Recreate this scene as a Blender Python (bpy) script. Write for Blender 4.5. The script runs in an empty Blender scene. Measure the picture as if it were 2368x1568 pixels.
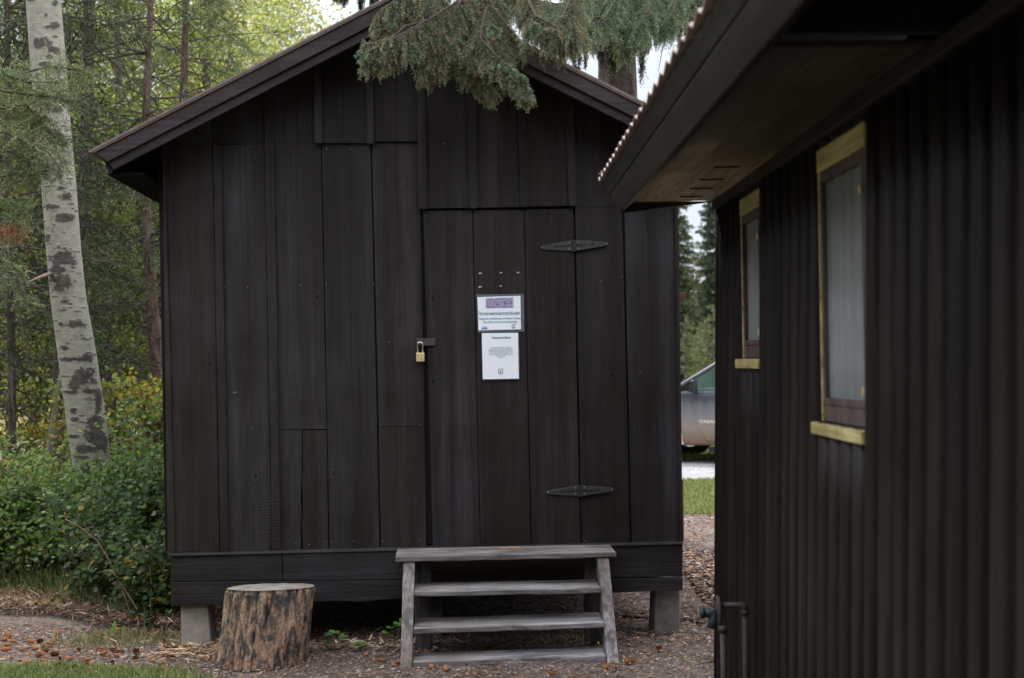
import bpy, math, random
import numpy as np
from mathutils import Vector, Matrix, noise as mnoise

random.seed(7)
RNG = np.random.default_rng(11)
SC = bpy.context.scene
COL = SC.collection

# ------------------------------------------------------------------ camera model
F = 3000.0; CX = 1183.5; CY = 836.0; ROLL = 0.018; EYE = 1.65
def ray(px, py):
    u = px - CX; v = CY - py
    c, s = math.cos(ROLL), math.sin(ROLL)
    return (u * c + v * s) / F, (-u * s + v * c) / F
def at(px, py, Y):
    a, b = ray(px, py)
    return Vector((a * Y, Y, EYE + b * Y))
def proj(P):
    P = np.asarray(P, float)
    u0 = P[..., 0] / P[..., 1] * F; v0 = (P[..., 2] - EYE) / P[..., 1] * F
    c, s = math.cos(ROLL), math.sin(ROLL)
    return CX + u0 * c - v0 * s, CY - (u0 * s + v0 * c)

# ------------------------------------------------------------------ helpers
def tag(o, label=None, cat=None, group=None, kind=None):
    if label: o['label'] = label
    if cat: o['category'] = cat
    if group: o['group'] = group
    if kind: o['kind'] = kind
    return o
def empty(name, loc=(0, 0, 0), rz=0.0, parent=None):
    o = bpy.data.objects.new(name, None); COL.objects.link(o)
    o.location = loc; o.rotation_euler = (0, 0, rz); o.empty_display_size = .1
    if parent: o.parent = parent
    return o

class MB:
    """collects polygons (with a tint per vertex) and links them as one mesh object"""
    def __init__(s):
        s.v = []; s.f = []; s.c = []; s.m = []; s.n = 0
        s.big = []
    def poly(s, verts, faces, tint=(1, 1, 1), mat=0):
        b = s.n
        s.v.extend([tuple(p) for p in verts]); s.n += len(verts)
        if tint and isinstance(tint[0], (tuple, list, np.ndarray)): s.c.extend([tuple(t) for t in tint])
        else: s.c.extend([tuple(tint)] * len(verts))
        for f in faces: s.f.append([i + b for i in f]); s.m.append(mat)
    def hexa(s, p, tint=(1, 1, 1), mat=0):
        # p: 8 points, bottom ring 0-3, top ring 4-7
        s.poly(p, [(0, 3, 2, 1), (4, 5, 6, 7), (0, 1, 5, 4), (1, 2, 6, 5), (2, 3, 7, 6), (3, 0, 4, 7)], tint, mat)
    def box(s, lo, hi, tint=(1, 1, 1), mat=0):
        x0, y0, z0 = lo; x1, y1, z1 = hi
        s.hexa([(x0, y0, z0), (x1, y0, z0), (x1, y1, z0), (x0, y1, z0), (x0, y0, z1), (x1, y0, z1), (x1, y1, z1), (x0, y1, z1)], tint, mat)
    def prism(s, pts, lo, hi, axis=1, tint=(1, 1, 1), mat=0):
        """polygon pts in the two other axes, extruded along axis from lo to hi"""
        def mk(a, b, t):
            return {0: (t, a, b), 1: (a, t, b), 2: (a, b, t)}[axis]
        n = len(pts)
        vs = [mk(a, b, lo) for a, b in pts] + [mk(a, b, hi) for a, b in pts]
        fs = [tuple(range(n))[::-1], tuple(range(n, 2 * n))] + [(i, (i + 1) % n, n + (i + 1) % n, n + i) for i in range(n)]
        s.poly(vs, fs, tint, mat)
    def tube(s, pts, rad, sides=8, tint=(1, 1, 1), mat=0, cap=True):
        pts = [Vector(p) for p in pts]
        if not isinstance(rad, (list, tuple, np.ndarray)): rad = [rad] * len(pts)
        vs = []; fs = []
        prev = None
        for i, p in enumerate(pts):
            d = (pts[min(i + 1, len(pts) - 1)] - pts[max(i - 1, 0)]).normalized()
            if prev is None:
                a = d.cross(Vector((0, 0, 1)))
                if a.length < .1: a = d.cross(Vector((1, 0, 0)))
                a.normalize()
            else:
                a = (prev - d * prev.dot(d)).normalized()
            prev = a; b = d.cross(a)
            for k in range(sides):
                t = 2 * math.pi * k / sides
                vs.append(p + (a * math.cos(t) + b * math.sin(t)) * rad[i])
        for i in range(len(pts) - 1):
            for k in range(sides):
                k2 = (k + 1) % sides
                fs.append((i * sides + k, i * sides + k2, (i + 1) * sides + k2, (i + 1) * sides + k))
        if cap:
            fs.append(tuple(range(sides))[::-1]); fs.append(tuple(range((len(pts) - 1) * sides, len(pts) * sides)))
        s.poly(vs, fs, tint, mat)
    def cloud(s, V, k, C, mat=0):
        """V (n,k,3) separate k-gons, C (n,3)"""
        s.big.append((np.asarray(V, np.float32), k, np.asarray(C, np.float32), mat))
    def build(s, name, mats, parent=None, smooth=False, origin=None):
        nv = s.n; loops = [i for f in s.f for i in f]
        starts = []; tot = []; c = 0
        for f in s.f: starts.append(c); tot.append(len(f)); c += len(f)
        V = [np.array(s.v, np.float32).reshape(-1, 3)]; C = [np.array(s.c, np.float32).reshape(-1, 3)]
        L = [np.array(loops, np.int32)]; ST = [np.array(starts, np.int32)]; TT = [np.array(tot, np.int32)]; MI = [np.array(s.m, np.int32)]
        vb = nv; lb = c
        for (W, k, CC, mi) in s.big:
            n = len(W)
            V.append(W.reshape(-1, 3)); C.append(np.repeat(CC, k, axis=0))
            L.append(np.arange(n * k, dtype=np.int32) + vb)
            ST.append(np.arange(n, dtype=np.int32) * k + lb); TT.append(np.full(n, k, np.int32)); MI.append(np.full(n, mi, np.int32))
            vb += n * k; lb += n * k
        V = np.concatenate(V); C = np.concatenate(C); L = np.concatenate(L); ST = np.concatenate(ST); MI = np.concatenate(MI)
        if origin is not None: V = V - np.array(origin, np.float32)
        me = bpy.data.meshes.new(name)
        me.vertices.add(len(V)); me.vertices.foreach_set('co', V.ravel())
        me.loops.add(len(L)); me.loops.foreach_set('vertex_index', L)
        me.polygons.add(len(ST)); me.polygons.foreach_set('loop_start', ST)
        me.polygons.foreach_set('material_index', MI)
        me.polygons.foreach_set('use_smooth', np.full(len(ST), bool(smooth)))
        ca = me.color_attributes.new('tint', 'FLOAT_COLOR', 'POINT')
        ca.data.foreach_set('color', np.concatenate([C, np.ones((len(C), 1), np.float32)], axis=1).ravel())
        me.update(calc_edges=True); me.validate()
        if not isinstance(mats, (list, tuple)): mats = [mats]
        for m in mats: me.materials.append(m)
        o = bpy.data.objects.new(name, me); COL.objects.link(o)
        if origin is not None: o.location = origin
        if parent: o.parent = parent
        return o

def bevel(o, w=.003, seg=2):
    m = o.modifiers.new('bevel', 'BEVEL'); m.width = w; m.segments = seg; m.limit_method = 'ANGLE'; m.angle_limit = .6
    return o
def unit(a): return a / np.maximum(np.linalg.norm(a, axis=-1, keepdims=True), 1e-9)
def randdir(n):
    return unit(RNG.normal(size=(n, 3)))
def leafs(Pc, D, S, L, W, k=4):
    """leaf polygons: base Pc, direction D, side S"""
    L = np.asarray(L).reshape(-1, 1); W = np.asarray(W).reshape(-1, 1)
    if k == 4:
        return np.stack([Pc, Pc + D * L * .5 + S * W * .5, Pc + D * L, Pc + D * L * .5 - S * W * .5], axis=1)
    if k == 3:
        return np.stack([Pc - S * W * .5, Pc + S * W * .5, Pc + D * L], axis=1)
    return np.stack([Pc, Pc + D * L * .28 + S * W * .46, Pc + D * L * .68 + S * W * .42, Pc + D * L,
                     Pc + D * L * .68 - S * W * .42, Pc + D * L * .28 - S * W * .46], axis=1)
def perp(D, R=None):
    R = randdir(len(D)) if R is None else R
    return unit(np.cross(D, R))

# ------------------------------------------------------------------ materials
def newmat(name, rough=.7, spec=.3):
    m = bpy.data.materials.new(name); m.use_nodes = True
    nt = m.node_tree; b = nt.nodes['Principled BSDF']
    b.inputs['Roughness'].default_value = rough; b.inputs['Specular IOR Level'].default_value = spec
    return m, nt, b
def N(nt, t, **kw):
    n = nt.nodes.new(t)
    for k, v in kw.items():
        if k.startswith('_'): setattr(n, k[1:], v)
        else: n.inputs[k].default_value = v
    return n
def ramp(nt, fac, stops):
    r = nt.nodes.new('ShaderNodeValToRGB'); e = r.color_ramp.elements
    while len(e) < len(stops): e.new(.5)
    for i, (p, c) in enumerate(stops): e[i].position = p; e[i].color = (*c, 1) if len(c) == 3 else c
    nt.links.new(fac, r.inputs[0]); return r.outputs[0]
def mix(nt, a, b, fac, mode='MIX'):
    m = nt.nodes.new('ShaderNodeMix'); m.data_type = 'RGBA'; m.blend_type = mode
    for i, s in ((0, fac), (6, a), (7, b)):
        if hasattr(s, 'is_linked') or hasattr(s, 'links'): nt.links.new(s, m.inputs[i])
        elif isinstance(s, (int, float)): m.inputs[i].default_value = s
        else: m.inputs[i].default_value = (*s, 1)
    return m.outputs[2]
def coords(nt, scale=(1, 1, 1), which='Object'):
    t = nt.nodes.new('ShaderNodeTexCoord'); mp = nt.nodes.new('ShaderNodeMapping'); mp.inputs['Scale'].default_value = scale
    nt.links.new(t.outputs[which], mp.inputs[0]); return mp.outputs[0]
def noise(nt, vec, scale, detail=4, rough=.55, dist=0):
    n = N(nt, 'ShaderNodeTexNoise', Scale=scale, Detail=detail, Roughness=rough, Distortion=dist)
    nt.links.new(vec, n.inputs['Vector']); return n.outputs[0]
def voro(nt, vec, scale, feat='F1', out='Distance', rand=1.0):
    n = N(nt, 'ShaderNodeTexVoronoi', _feature=feat); n.inputs['Scale'].default_value = scale; n.inputs['Randomness'].default_value = rand
    nt.links.new(vec, n.inputs['Vector']); return n.outputs[out]
def bump(nt, b, h, strength=.3, dist=.01):
    n = N(nt, 'ShaderNodeBump', Strength=strength, Distance=dist); nt.links.new(h, n.inputs['Height']); nt.links.new(n.outputs[0], b.inputs['Normal'])
def tint(nt):
    n = nt.nodes.new('ShaderNodeVertexColor'); n.layer_name = 'tint'; return n.outputs[0]
def math_(nt, op, a, b=None):
    n = nt.nodes.new('ShaderNodeMath'); n.operation = op
    for i, s in ((0, a), (1, b)):
        if s is None: continue
        if isinstance(s, (int, float)): n.inputs[i].default_value = s
        else: nt.links.new(s, n.inputs[i])
    return n.outputs[0]

def wood(name, cdark, cmid, clight, axis='z', rough=.6, spec=.3, wear=None, bstr=.35, sawn=0.0, gc=1.0, chip=None):
    m, nt, b = newmat(name, rough, spec)
    sc = {'z': (1, 1, .05), 'x': (.05, 1, 1), 'y': (1, .05, 1)}[axis]
    v = coords(nt, sc)
    g = noise(nt, v, 55, 5, .6, .4)
    g2 = noise(nt, v, 9, 3, .5)
    c = ramp(nt, g2, [(.3, cdark), (.5, cmid), (.72, clight)])
    gr = ramp(nt, g, [(.32, (1 - .45 * gc,) * 3), (.5, (.98, .98, .98)), (.68, (1 + .4 * gc,) * 3)])
    c = mix(nt, c, gr, 1.0, 'MULTIPLY')
    bl = noise(nt, coords(nt), 2.3, 4, .6)
    c = mix(nt, c, ramp(nt, bl, [(.32, (.72, .64, .58)), (.5, (1, 1, 1)), (.68, (1.25, 1.27, 1.42))]), 1.0, 'MULTIPLY')
    kv = coords(nt, (1, 1, .7) if axis == 'z' else (.7, 1, 1))
    kd = math_(nt, 'ADD', voro(nt, kv, 3.6), math_(nt, 'MULTIPLY', noise(nt, kv, 30, 3), .035))
    c = mix(nt, c, ramp(nt, kd, [(.055, (.42, .34, .30)), (.085, (1.35, 1.3, 1.35)), (.12, (.8, .78, .76)), (.20, (1, 1, 1))]), 1.0, 'MULTIPLY')
    if wear:
        w = noise(nt, coords(nt, {'x': (.18, 1, 1), 'z': (1, 1, .18), 'y': (1, .2, 1)}[axis]), 16, 5, .65, .6)
        c = mix(nt, c, wear, ramp(nt, w, [(.50, (0, 0, 0)), (.62, (.85, .85, .85))]))
    if chip:
        c = mix(nt, c, chip, ramp(nt, noise(nt, coords(nt), 38, 6, .75), [(.60, (0, 0, 0)), (.64, (1, 1, 1))]))
    c = mix(nt, c, tint(nt), 1.0, 'MULTIPLY')
    nt.links.new(c, b.inputs['Base Color'])
    h = math_(nt, 'ADD', g, math_(nt, 'MULTIPLY', noise(nt, coords(nt), 40, 3), .5))
    if sawn:
        wv = N(nt, 'ShaderNodeTexWave', Scale=7.0, Distortion=5.0, Detail=3.0); wv.bands_direction = 'Z' if axis == 'z' else 'X'
        mpw = coords(nt, (1.0, 1, 2.6)); mpw.node.inputs['Rotation'].default_value = (0, .35, 0)
        nt.links.new(mpw, wv.inputs[0])
        msk = ramp(nt, noise(nt, coords(nt, (1, 1, .5)), 1.9, 2), [(.54, (0, 0, 0)), (.70, (1, 1, 1))])
        h = math_(nt, 'ADD', h, math_(nt, 'MULTIPLY', math_(nt, 'MULTIPLY', wv.outputs[1], msk), sawn))
    bump(nt, b, h, bstr, .004)
    return m

M = {}
M['shed'] = wood('stained_shed_wood', (.0120, .0086, .0076), (.0192, .0157, .0158), (.030, .0265, .0285), sawn=.22, bstr=.9, spec=.2, gc=.6)
M['shedx'] = wood('stained_beam_wood', (.012, .0098, .0098), (.019, .0170, .0176), (.028, .0265, .0285), axis='x', bstr=.9, spec=.2, gc=.7)
M['barge'] = wood('barge_board_wood', (.012, .009, .009), (.020, .0155, .0155), (.034, .027, .027), axis='x', bstr=.5)
M['cabin'] = wood('dark_cabin_wood', (.0035, .0020, .0016), (.0075, .0052, .0043), (.0135, .0108, .0095), bstr=.6, spec=.14, rough=.6)
M['cabiny'] = wood('dark_cabin_trim', (.013, .011, .009), (.023, .0205, .0165), (.040, .036, .029), axis='y', bstr=.4)
M['soffit'] = wood('soffit_boards', (.06, .048, .034), (.11, .09, .066), (.17, .145, .105), axis='y', bstr=.3)
M['grey'] = wood('weathered_grey_wood', (.17, .158, .155), (.245, .232, .23), (.33, .315, .312), axis='x', rough=.85, wear=(.085, .078, .078), bstr=.9)
M['greyz'] = wood('weathered_grey_upright', (.15, .136, .13), (.22, .205, .198), (.29, .275, .268), axis='z', rough=.85, wear=(.08, .078, .085), bstr=.7)
M['yellow'] = wood('faded_yellow_paint', (.31, .26, .105), (.39, .335, .15), (.46, .40, .195), axis='y', rough=.55, bstr=.25, chip=(.05, .04, .03))
M['brownpaint'] = wood('brown_sash_paint', (.05, .035, .03), (.075, .053, .045), (.095, .072, .06), bstr=.2)
M['rawwood'] = wood('raw_orange_wood', (.16, .06, .025), (.30, .13, .055), (.40, .20, .10), bstr=.3)

def simple(name, col, rough=.6, metal=0, spec=.4, bs=0, bscale=60, var=.25, usetint=False):
    m, nt, b = newmat(name, rough, spec); b.inputs['Metallic'].default_value = metal
    v = coords(nt); n = noise(nt, v, bscale * .3, 5, .6)
    lo = tuple(c * (1 - var) for c in col); hi = tuple(min(1, c * (1 + var)) for c in col)
    c = ramp(nt, n, [(.3, lo), (.7, hi)])
    if usetint: c = mix(nt, c, tint(nt), 1.0, 'MULTIPLY')
    nt.links.new(c, b.inputs['Base Color'])
    if bs: bump(nt, b, noise(nt, v, bscale, 4), bs, .004)
    return m
M['black'] = simple('dark_gap', (.004, .004, .004), .9, spec=.05)
M['flash'] = simple('brown_metal_flashing', (.085, .058, .052), .45, .3, bs=.1)
M['metalroof'] = simple('painted_metal_roof', (.16, .12, .11), .5, .2, bs=.1)
M['corr'] = simple('weathered_corrugated_metal', (.26, .20, .185), .75, .0, bs=.1, bscale=30)
M['iron'] = simple('dark_painted_iron', (.045, .043, .045), .5, .3, bs=.25)
M['rust'] = simple('aged_iron_pipe', (.05, .04, .037), .6, .3, bs=.4, bscale=120)
M['verdigris'] = simple('aged_brass_valve', (.028, .045, .052), .55, .5, bs=.4, bscale=90, var=.6)
M['brass'] = simple('brass', (.74, .58, .31), .38, .55, var=.08)
M['steel'] = simple('shackle_steel', (.75, .77, .8), .25, 1.0, var=.05)
M['paper'] = simple('white_paper', (.82, .86, .93), .55, spec=.3, var=.02, bscale=8)
M['ink'] = simple('grey_ink', (.18, .19, .23), .7, var=.05)
M['inkblue'] = simple('blue_ink', (.13, .24, .36), .7, var=.05)
M['inkteal'] = simple('teal_ink', (.16, .35, .43), .7, var=.05)
M['cyan'] = simple('cyan_ink', (.05, .38, .62), .7, var=.15)
M['pink'] = simple('magenta_ink', (.42, .12, .42), .7, var=.15)
M['nail'] = simple('nail_heads', (.22, .22, .24), .4, .5)
M['rubber'] = simple('tyre_rubber', (.015, .015, .015), .85, bs=.3)
M['rimm'] = simple('wheel_rim', (.28, .28, .29), .4, .8)
M['plastic'] = simple('black_plastic', (.010, .010, .011), .35, spec=.5)
M['curtain'] = simple('pale_curtain', (.34, .365, .375), .9, var=.12, bscale=6)
M['berry'] = simple('white_berry', (.75, .76, .72), .4)
M['twig'] = simple('dead_twigs', (.12, .09, .075), .85, bs=.2, usetint=True)
M['limb'] = simple('conifer_limb', (.055, .045, .04), .9, bs=.4, usetint=True)
m, nt, b = newmat('cut_wood_top', .85, .2)
wv = N(nt, 'ShaderNodeTexWave', Scale=38.0, Distortion=3.0, Detail=3.0); wv.wave_type = 'RINGS'; wv.rings_direction = 'Z'
nt.links.new(coords(nt), wv.inputs[0])
c = ramp(nt, noise(nt, coords(nt), 7, 4, .6), [(.3, (.17, .125, .09)), (.5, (.30, .265, .235)), (.7, (.38, .36, .34))])
c = mix(nt, c, ramp(nt, wv.outputs[1], [(.2, (.75, .72, .7)), (.7, (1.1, 1.1, 1.1))]), .8, 'MULTIPLY')
nt.links.new(c, b.inputs['Base Color']); bump(nt, b, wv.outputs[1], .3, .003); M['slab'] = m

# concrete
m, nt, b = newmat('pier_concrete', .9, .2)
v = coords(nt)
c = ramp(nt, noise(nt, v, 7, 6, .65), [(.3, (.115, .105, .098)), (.55, (.19, .175, .16)), (.75, (.25, .235, .215))])
c = mix(nt, c, tint(nt), 1, 'MULTIPLY'); nt.links.new(c, b.inputs['Base Color']); bump(nt, b, noise(nt, v, 60, 5), .5, .006); M['concrete'] = m

# laminate film
def film(name, col, alpha, rough=.12, tr=(1, 1, 1)):
    m = bpy.data.materials.new(name); m.use_nodes = True; nt = m.node_tree; nt.nodes.clear()
    o = N(nt, 'ShaderNodeOutputMaterial'); t = N(nt, 'ShaderNodeBsdfTransparent'); t.inputs[0].default_value = (*tr, 1); g = N(nt, 'ShaderNodeBsdfPrincipled')
    g.inputs['Base Color'].default_value = (*col, 1); g.inputs['Roughness'].default_value = rough
    mx = N(nt, 'ShaderNodeMixShader'); mx.inputs[0].default_value = alpha
    nt.links.new(t.outputs[0], mx.inputs[1]); nt.links.new(g.outputs[0], mx.inputs[2]); nt.links.new(mx.outputs[0], o.inputs[0])
    return m
M['film'] = film('laminate_film', (.28, .31, .36), .42)
M['glass'] = film('window_glass', (.03, .04, .045), .16, .12)
M['carglass'] = film('tinted_car_glass', (.12, .16, .17), .22, .05, (.86, .96, .94))
M['windglass'] = film('windscreen_glass', (.05, .10, .10), .35, .03, (.75, .92, .9))

# photo of stacked wood on the notice
m, nt, b = newmat('printed_wood_photo', .6)
v = coords(nt, (60, 60, 130))
e = voro(nt, v, 1.0, 'DISTANCE_TO_EDGE'); cc = voro(nt, v, 1.0, out='Color')
c = mix(nt, (.42, .36, .56), (.62, .50, .66), noise(nt, v, .6, 2))
c = mix(nt, c, cc, .12); c = mix(nt, (.10, .09, .25), c, ramp(nt, e, [(.02, (0, 0, 0)), (.22, (1, 1, 1))]))
nt.links.new(c, b.inputs['Base Color']); M['photo'] = m

def leafmat(name, trans=.45, rough=.55, spec=.25):
    m = bpy.data.materials.new(name); m.use_nodes = True; nt = m.node_tree; b = nt.nodes['Principled BSDF']; o = nt.nodes['Material Output']
    b.inputs['Roughness'].default_value = rough; b.inputs['Specular IOR Level'].default_value = spec
    t = tint(nt); nt.links.new(t, b.inputs['Base Color'])
    tr = N(nt, 'ShaderNodeBsdfTranslucent'); nt.links.new(mix(nt, t, (1.25, 1.2, .65), 1, 'MULTIPLY'), tr.inputs[0])
    mx = N(nt, 'ShaderNodeMixShader'); mx.inputs[0].default_value = trans
    nt.links.new(b.outputs[0], mx.inputs[1]); nt.links.new(tr.outputs[0], mx.inputs[2]); nt.links.new(mx.outputs[0], o.inputs[0])
    return m
M['leaf'] = leafmat('broad_leaf', .45)
M['needle'] = leafmat('conifer_needle', .2, .6)
M['blade'] = leafmat('grass_blade', .35)
M['bits'] = simple('loose_litter', (1, 1, 1), .85, var=.1, usetint=True)

# bark materials
m, nt, b = newmat('aspen_bark', .75, .2)
v = coords(nt)
c = mix(nt, tint(nt), ramp(nt, noise(nt, coords(nt, (1, 1, 4)), 14, 5), [(.3, (.82, .82, .80)), (.7, (1.12, 1.12, 1.1))]), 1, 'MULTIPLY')
nt.links.new(c, b.inputs['Base Color']); bump(nt, b, noise(nt, coords(nt, (1, 1, 5)), 25, 5), .4, .01); M['aspen'] = m
def bark(name, c0, c1, c2, scale=9, stretch=.28):
    m, nt, b = newmat(name, .9, .15)
    v = coords(nt, (1, 1, stretch))
    e = voro(nt, v, scale * 3.2, 'DISTANCE_TO_EDGE')
    n = noise(nt, v, scale, 5, .65, .5)
    c = ramp(nt, n, [(.3, c0), (.5, c1), (.7, c2)])
    c = mix(nt, tuple(x * .5 for x in c0), c, ramp(nt, math_(nt, 'ADD', e, math_(nt, 'MULTIPLY', n, .25)), [(.08, (.2, .2, .2)), (.22, (1, 1, 1))]))
    c = mix(nt, c, tint(nt), 1, 'MULTIPLY')
    nt.links.new(c, b.inputs['Base Color']); bump(nt, b, math_(nt, 'ADD', n, math_(nt, 'MULTIPLY', e, 1.5)), .8, .02)
    return m
M['bark'] = bark('spruce_bark', (.05, .038, .032), (.10, .078, .066), (.17, .14, .125), 12)
M['barkred'] = bark('pine_bark', (.07, .045, .038), (.14, .095, .08), (.22, .17, .15), 14)
# stump bark
m, nt, b = newmat('stump_bark', .85, .2)
v = coords(nt, (1, 1, .30))
n1 = noise(nt, coords(nt, (1, 1, .42)), 17, 6, .7, 1.0); n2 = noise(nt, coords(nt, (1, 1, .8)), 62, 6, .75)
c = ramp(nt, n2, [(.3, (.15, .09, .06)), (.5, (.34, .21, .14)), (.7, (.55, .41, .30))])
c = mix(nt, c, ramp(nt, n2, [(.35, (.045, .043, .044)), (.7, (.13, .12, .12))]), ramp(nt, n1, [(.46, (0, 0, 0)), (.55, (1, 1, 1))]))
ms = noise(nt, coords(nt), 5, 3)
c = mix(nt, c, tint(nt), 1, 'MULTIPLY')
nt.links.new(c, b.inputs['Base Color']); bump(nt, b, math_(nt, 'ADD', n2, n1), .7, .02); M['stump'] = m

# ground materials
def groundmat(name, stops, peb=.6, scale=1.0, bs=.6, pscale=70):
    m, nt, b = newmat(name, .95, .15)
    v = coords(nt, (1, 1, 1), 'Object')
    n = noise(nt, v, 1.3 * scale, 6, .65); n3 = noise(nt, v, 24 * scale, 6, .75)
    c = ramp(nt, n, stops)
    c = mix(nt, c, ramp(nt, n3, [(.3, (.6, .58, .56)), (.7, (1.35, 1.35, 1.38))]), 1, 'MULTIPLY')
    pc = voro(nt, v, pscale, out='Color'); pd = voro(nt, v, pscale)
    pcol = ramp(nt, pc, [(.2, (.35, .33, .33)), (.6, (1.0, 1.0, 1.02)), (.9, (1.9, 1.9, 1.95))])
    c = mix(nt, c, mix(nt, c, pcol, 1, 'MULTIPLY'), peb)
    nt.links.new(c, b.inputs['Base Color'])
    bump(nt, b, math_(nt, 'SUBTRACT', math_(nt, 'MULTIPLY', n3, .8), pd), bs, .012)
    return m
M['dirt'] = groundmat('packed_gravel_dirt', [(.3, (.105, .074, .058)), (.5, (.145, .112, .095)), (.7, (.185, .156, .142))])
M['duff'] = groundmat('needle_and_bark_litter', [(.3, (.05, .032, .024)), (.5, (.09, .06, .046)), (.7, (.15, .105, .085))], pscale=45)
M['gravel'] = groundmat('pale_gravel', [(.3, (.22, .215, .215)), (.5, (.28, .277, .28)), (.7, (.34, .34, .352))], .5, pscale=40)
M['lawn'] = groundmat('lawn_ground', [(.3, (.06, .085, .028)), (.5, (.09, .12, .038)), (.7, (.13, .145, .06))], .1, pscale=30)
M['meadow'] = groundmat('dry_meadow', [(.3, (.30, .25, .12)), (.5, (.42, .35, .18)), (.7, (.50, .44, .25))], .05, .4)
M['hill'] = groundmat('hazy_hill', [(.3, (.16, .24, .30)), (.7, (.20, .28, .35))], 0, .02)

# truck paint: dark blue grey above, dried mud below (object z)
m, nt, b = newmat('muddy_truck_paint', .35, .5); b.inputs['Metallic'].default_value = .3
tc = N(nt, 'ShaderNodeTexCoord'); sx = N(nt, 'ShaderNodeSeparateXYZ'); nt.links.new(tc.outputs['Object'], sx.inputs[0])
z = math_(nt, 'ADD', sx.outputs[2], math_(nt, 'MULTIPLY', math_(nt, 'SUBTRACT', noise(nt, coords(nt, (3, 3, .5)), 5, 5, .7), .5), .35))
mud = ramp(nt, z, [(.42, (1, 1, 1)), (.62, (.85, .85, .85)), (.95, (.28, .28, .28)), (1.08, (0, 0, 0))])
mc = ramp(nt, sx.outputs[2], [(.35, (.17, .115, .075)), (.6, (.29, .235, .20)), (.9, (.24, .235, .245))])
c = mix(nt, (.085, .095, .12), mc, mud); nt.links.new(c, b.inputs['Base Color'])
nt.links.new(ramp(nt, mud, [(0, (.28, .28, .28)), (1, (.9, .9, .9))]), b.inputs['Roughness']); M['truck'] = m

# =================================================================== SHED
YAW = math.radians(3.0); D0 = 7.7
AX = Vector((math.cos(YAW), math.sin(YAW))); AY = Vector((-math.sin(YAW), math.cos(YAW)))
def S(px, py, yl=0.0):
    """photo pixel -> (x, z) on the plane y=yl of the shed's own frame"""
    a, b = ray(px, py)
    t = (yl + AY[1] * D0) / (a * AY[0] + AY[1])
    X, Y = a * t, t
    return X * AX[0] + (Y - D0) * AX[1], EYE + b * t
shed = tag(empty('firewood_shed', (0, D0, 0), YAW), 'dark brown stained board shed with a gable roof, raised on concrete piers', 'shed')

RK = -.35                                   # rake overhang
ax_, az_ = S(947.5, -32, RK); lx_, lz_ = S(207, 350, RK)
SL = (az_ - lz_) / (ax_ - lx_)
rx_ = 2 * ax_ - lx_
def rooftop(x): return az_ - SL * abs(x - ax_)

def edge(p, q, n, yl, wob=.0012, seed=0):
    """points from V-pixel p down to q on plane yl"""
    a = S(*p, yl); b = S(*q, yl); out = []
    for i in range(n + 1):
        t = i / n
        w = (mnoise.noise(Vector((seed * 3.1, t * 6, .3)))) * wob * 2
        out.append((a[0] + (b[0] - a[0]) * t + w, a[1] + (b[1] - a[1]) * t))
    return out
_a = S(493, 334); _b = S(508.5, 1274); RLEAN = (_a[0] - _b[0]) / (_a[1] - _b[1])
BT = random.Random(5)
def btint():
    k = BT.uniform(.84, 1.16); h = BT.uniform(-.05, .08)
    return (k * (1 + h), k, k * (1 - h))
bseed = [0]; lastb = {}
def board(mb, tl, tr, br, bl, y0=0.0, y1=.024, roof=False, t=None, n=14, wl=.0012, wr=.0012):
    bseed[0] += 1
    tl, tr, br, bl = map(list, (tl, tr, br, bl))
    pv = lastb.get('b')
    if pv and 0 < tl[0] - pv[1][0] < 1.35 and abs(tl[1] - pv[1][1]) < 3:
        t = tuple(q * BT.uniform(.96, 1.04) for q in pv[0]); tl[0] = pv[1][0] + .45; bl[0] = pv[2][0] + .45
        wl = pv[3]; sdl = pv[4]
    else:
        t = t or btint(); sdl = bseed[0]
    lastb['b'] = (t, tr, br, wr, bseed[0] + .5)
    L = edge(tl, bl, n, y0, wl, sdl); R = edge(tr, br, n, y0, wr, bseed[0] + .5)
    if roof:
        for E in (L, R):
            dx = RLEAN
            x = E[0][0]; z = E[0][1]
            for _ in range(6):
                zt = rooftop(x) - .075; x = E[0][0] + dx * (zt - E[0][1])
            E.insert(0, (x, zt))
    k = len(L)
    vs = [(x, y0, z) for x, z in L] + [(x, y0, z) for x, z in R] + [(x, y1, z) for x, z in L] + [(x, y1, z) for x, z in R]
    fs = []
    for i in range(k - 1):
        fs.append((i, k + i, k + i + 1, i + 1)); fs.append((2 * k + i, 2 * k + i + 1, 3 * k + i + 1, 3 * k + i))
        fs.append((i, i + 1, 2 * k + i + 1, 2 * k + i)); fs.append((k + i, 3 * k + i, 3 * k + i + 1, k + i + 1))
    fs.append((0, 2 * k, 3 * k, k)); fs.append((k - 1, 2 * k - 1, 4 * k - 1, 3 * k - 1))
    # reorder bottom face correctly
    fs[-1] = (k - 1, 2 * k - 1, 4 * k - 1, 3 * k - 1)
    mb.poly(vs, fs, t)

w = MB()
# backing behind the boards
xl, zb = S(392, 1276); xr, _ = S(1572, 1256)
_, zt_ = S(392, 340)
bk = [(xl - .03, zb), (xr, zb), (xr - .03, rooftop(xr - .03) - .09), (ax_, az_ - .09), (xl - .03, rooftop(xl - .03) - .09)]
w.prism(bk, .0245, .045, 1, (.25, .25, .25))
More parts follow.
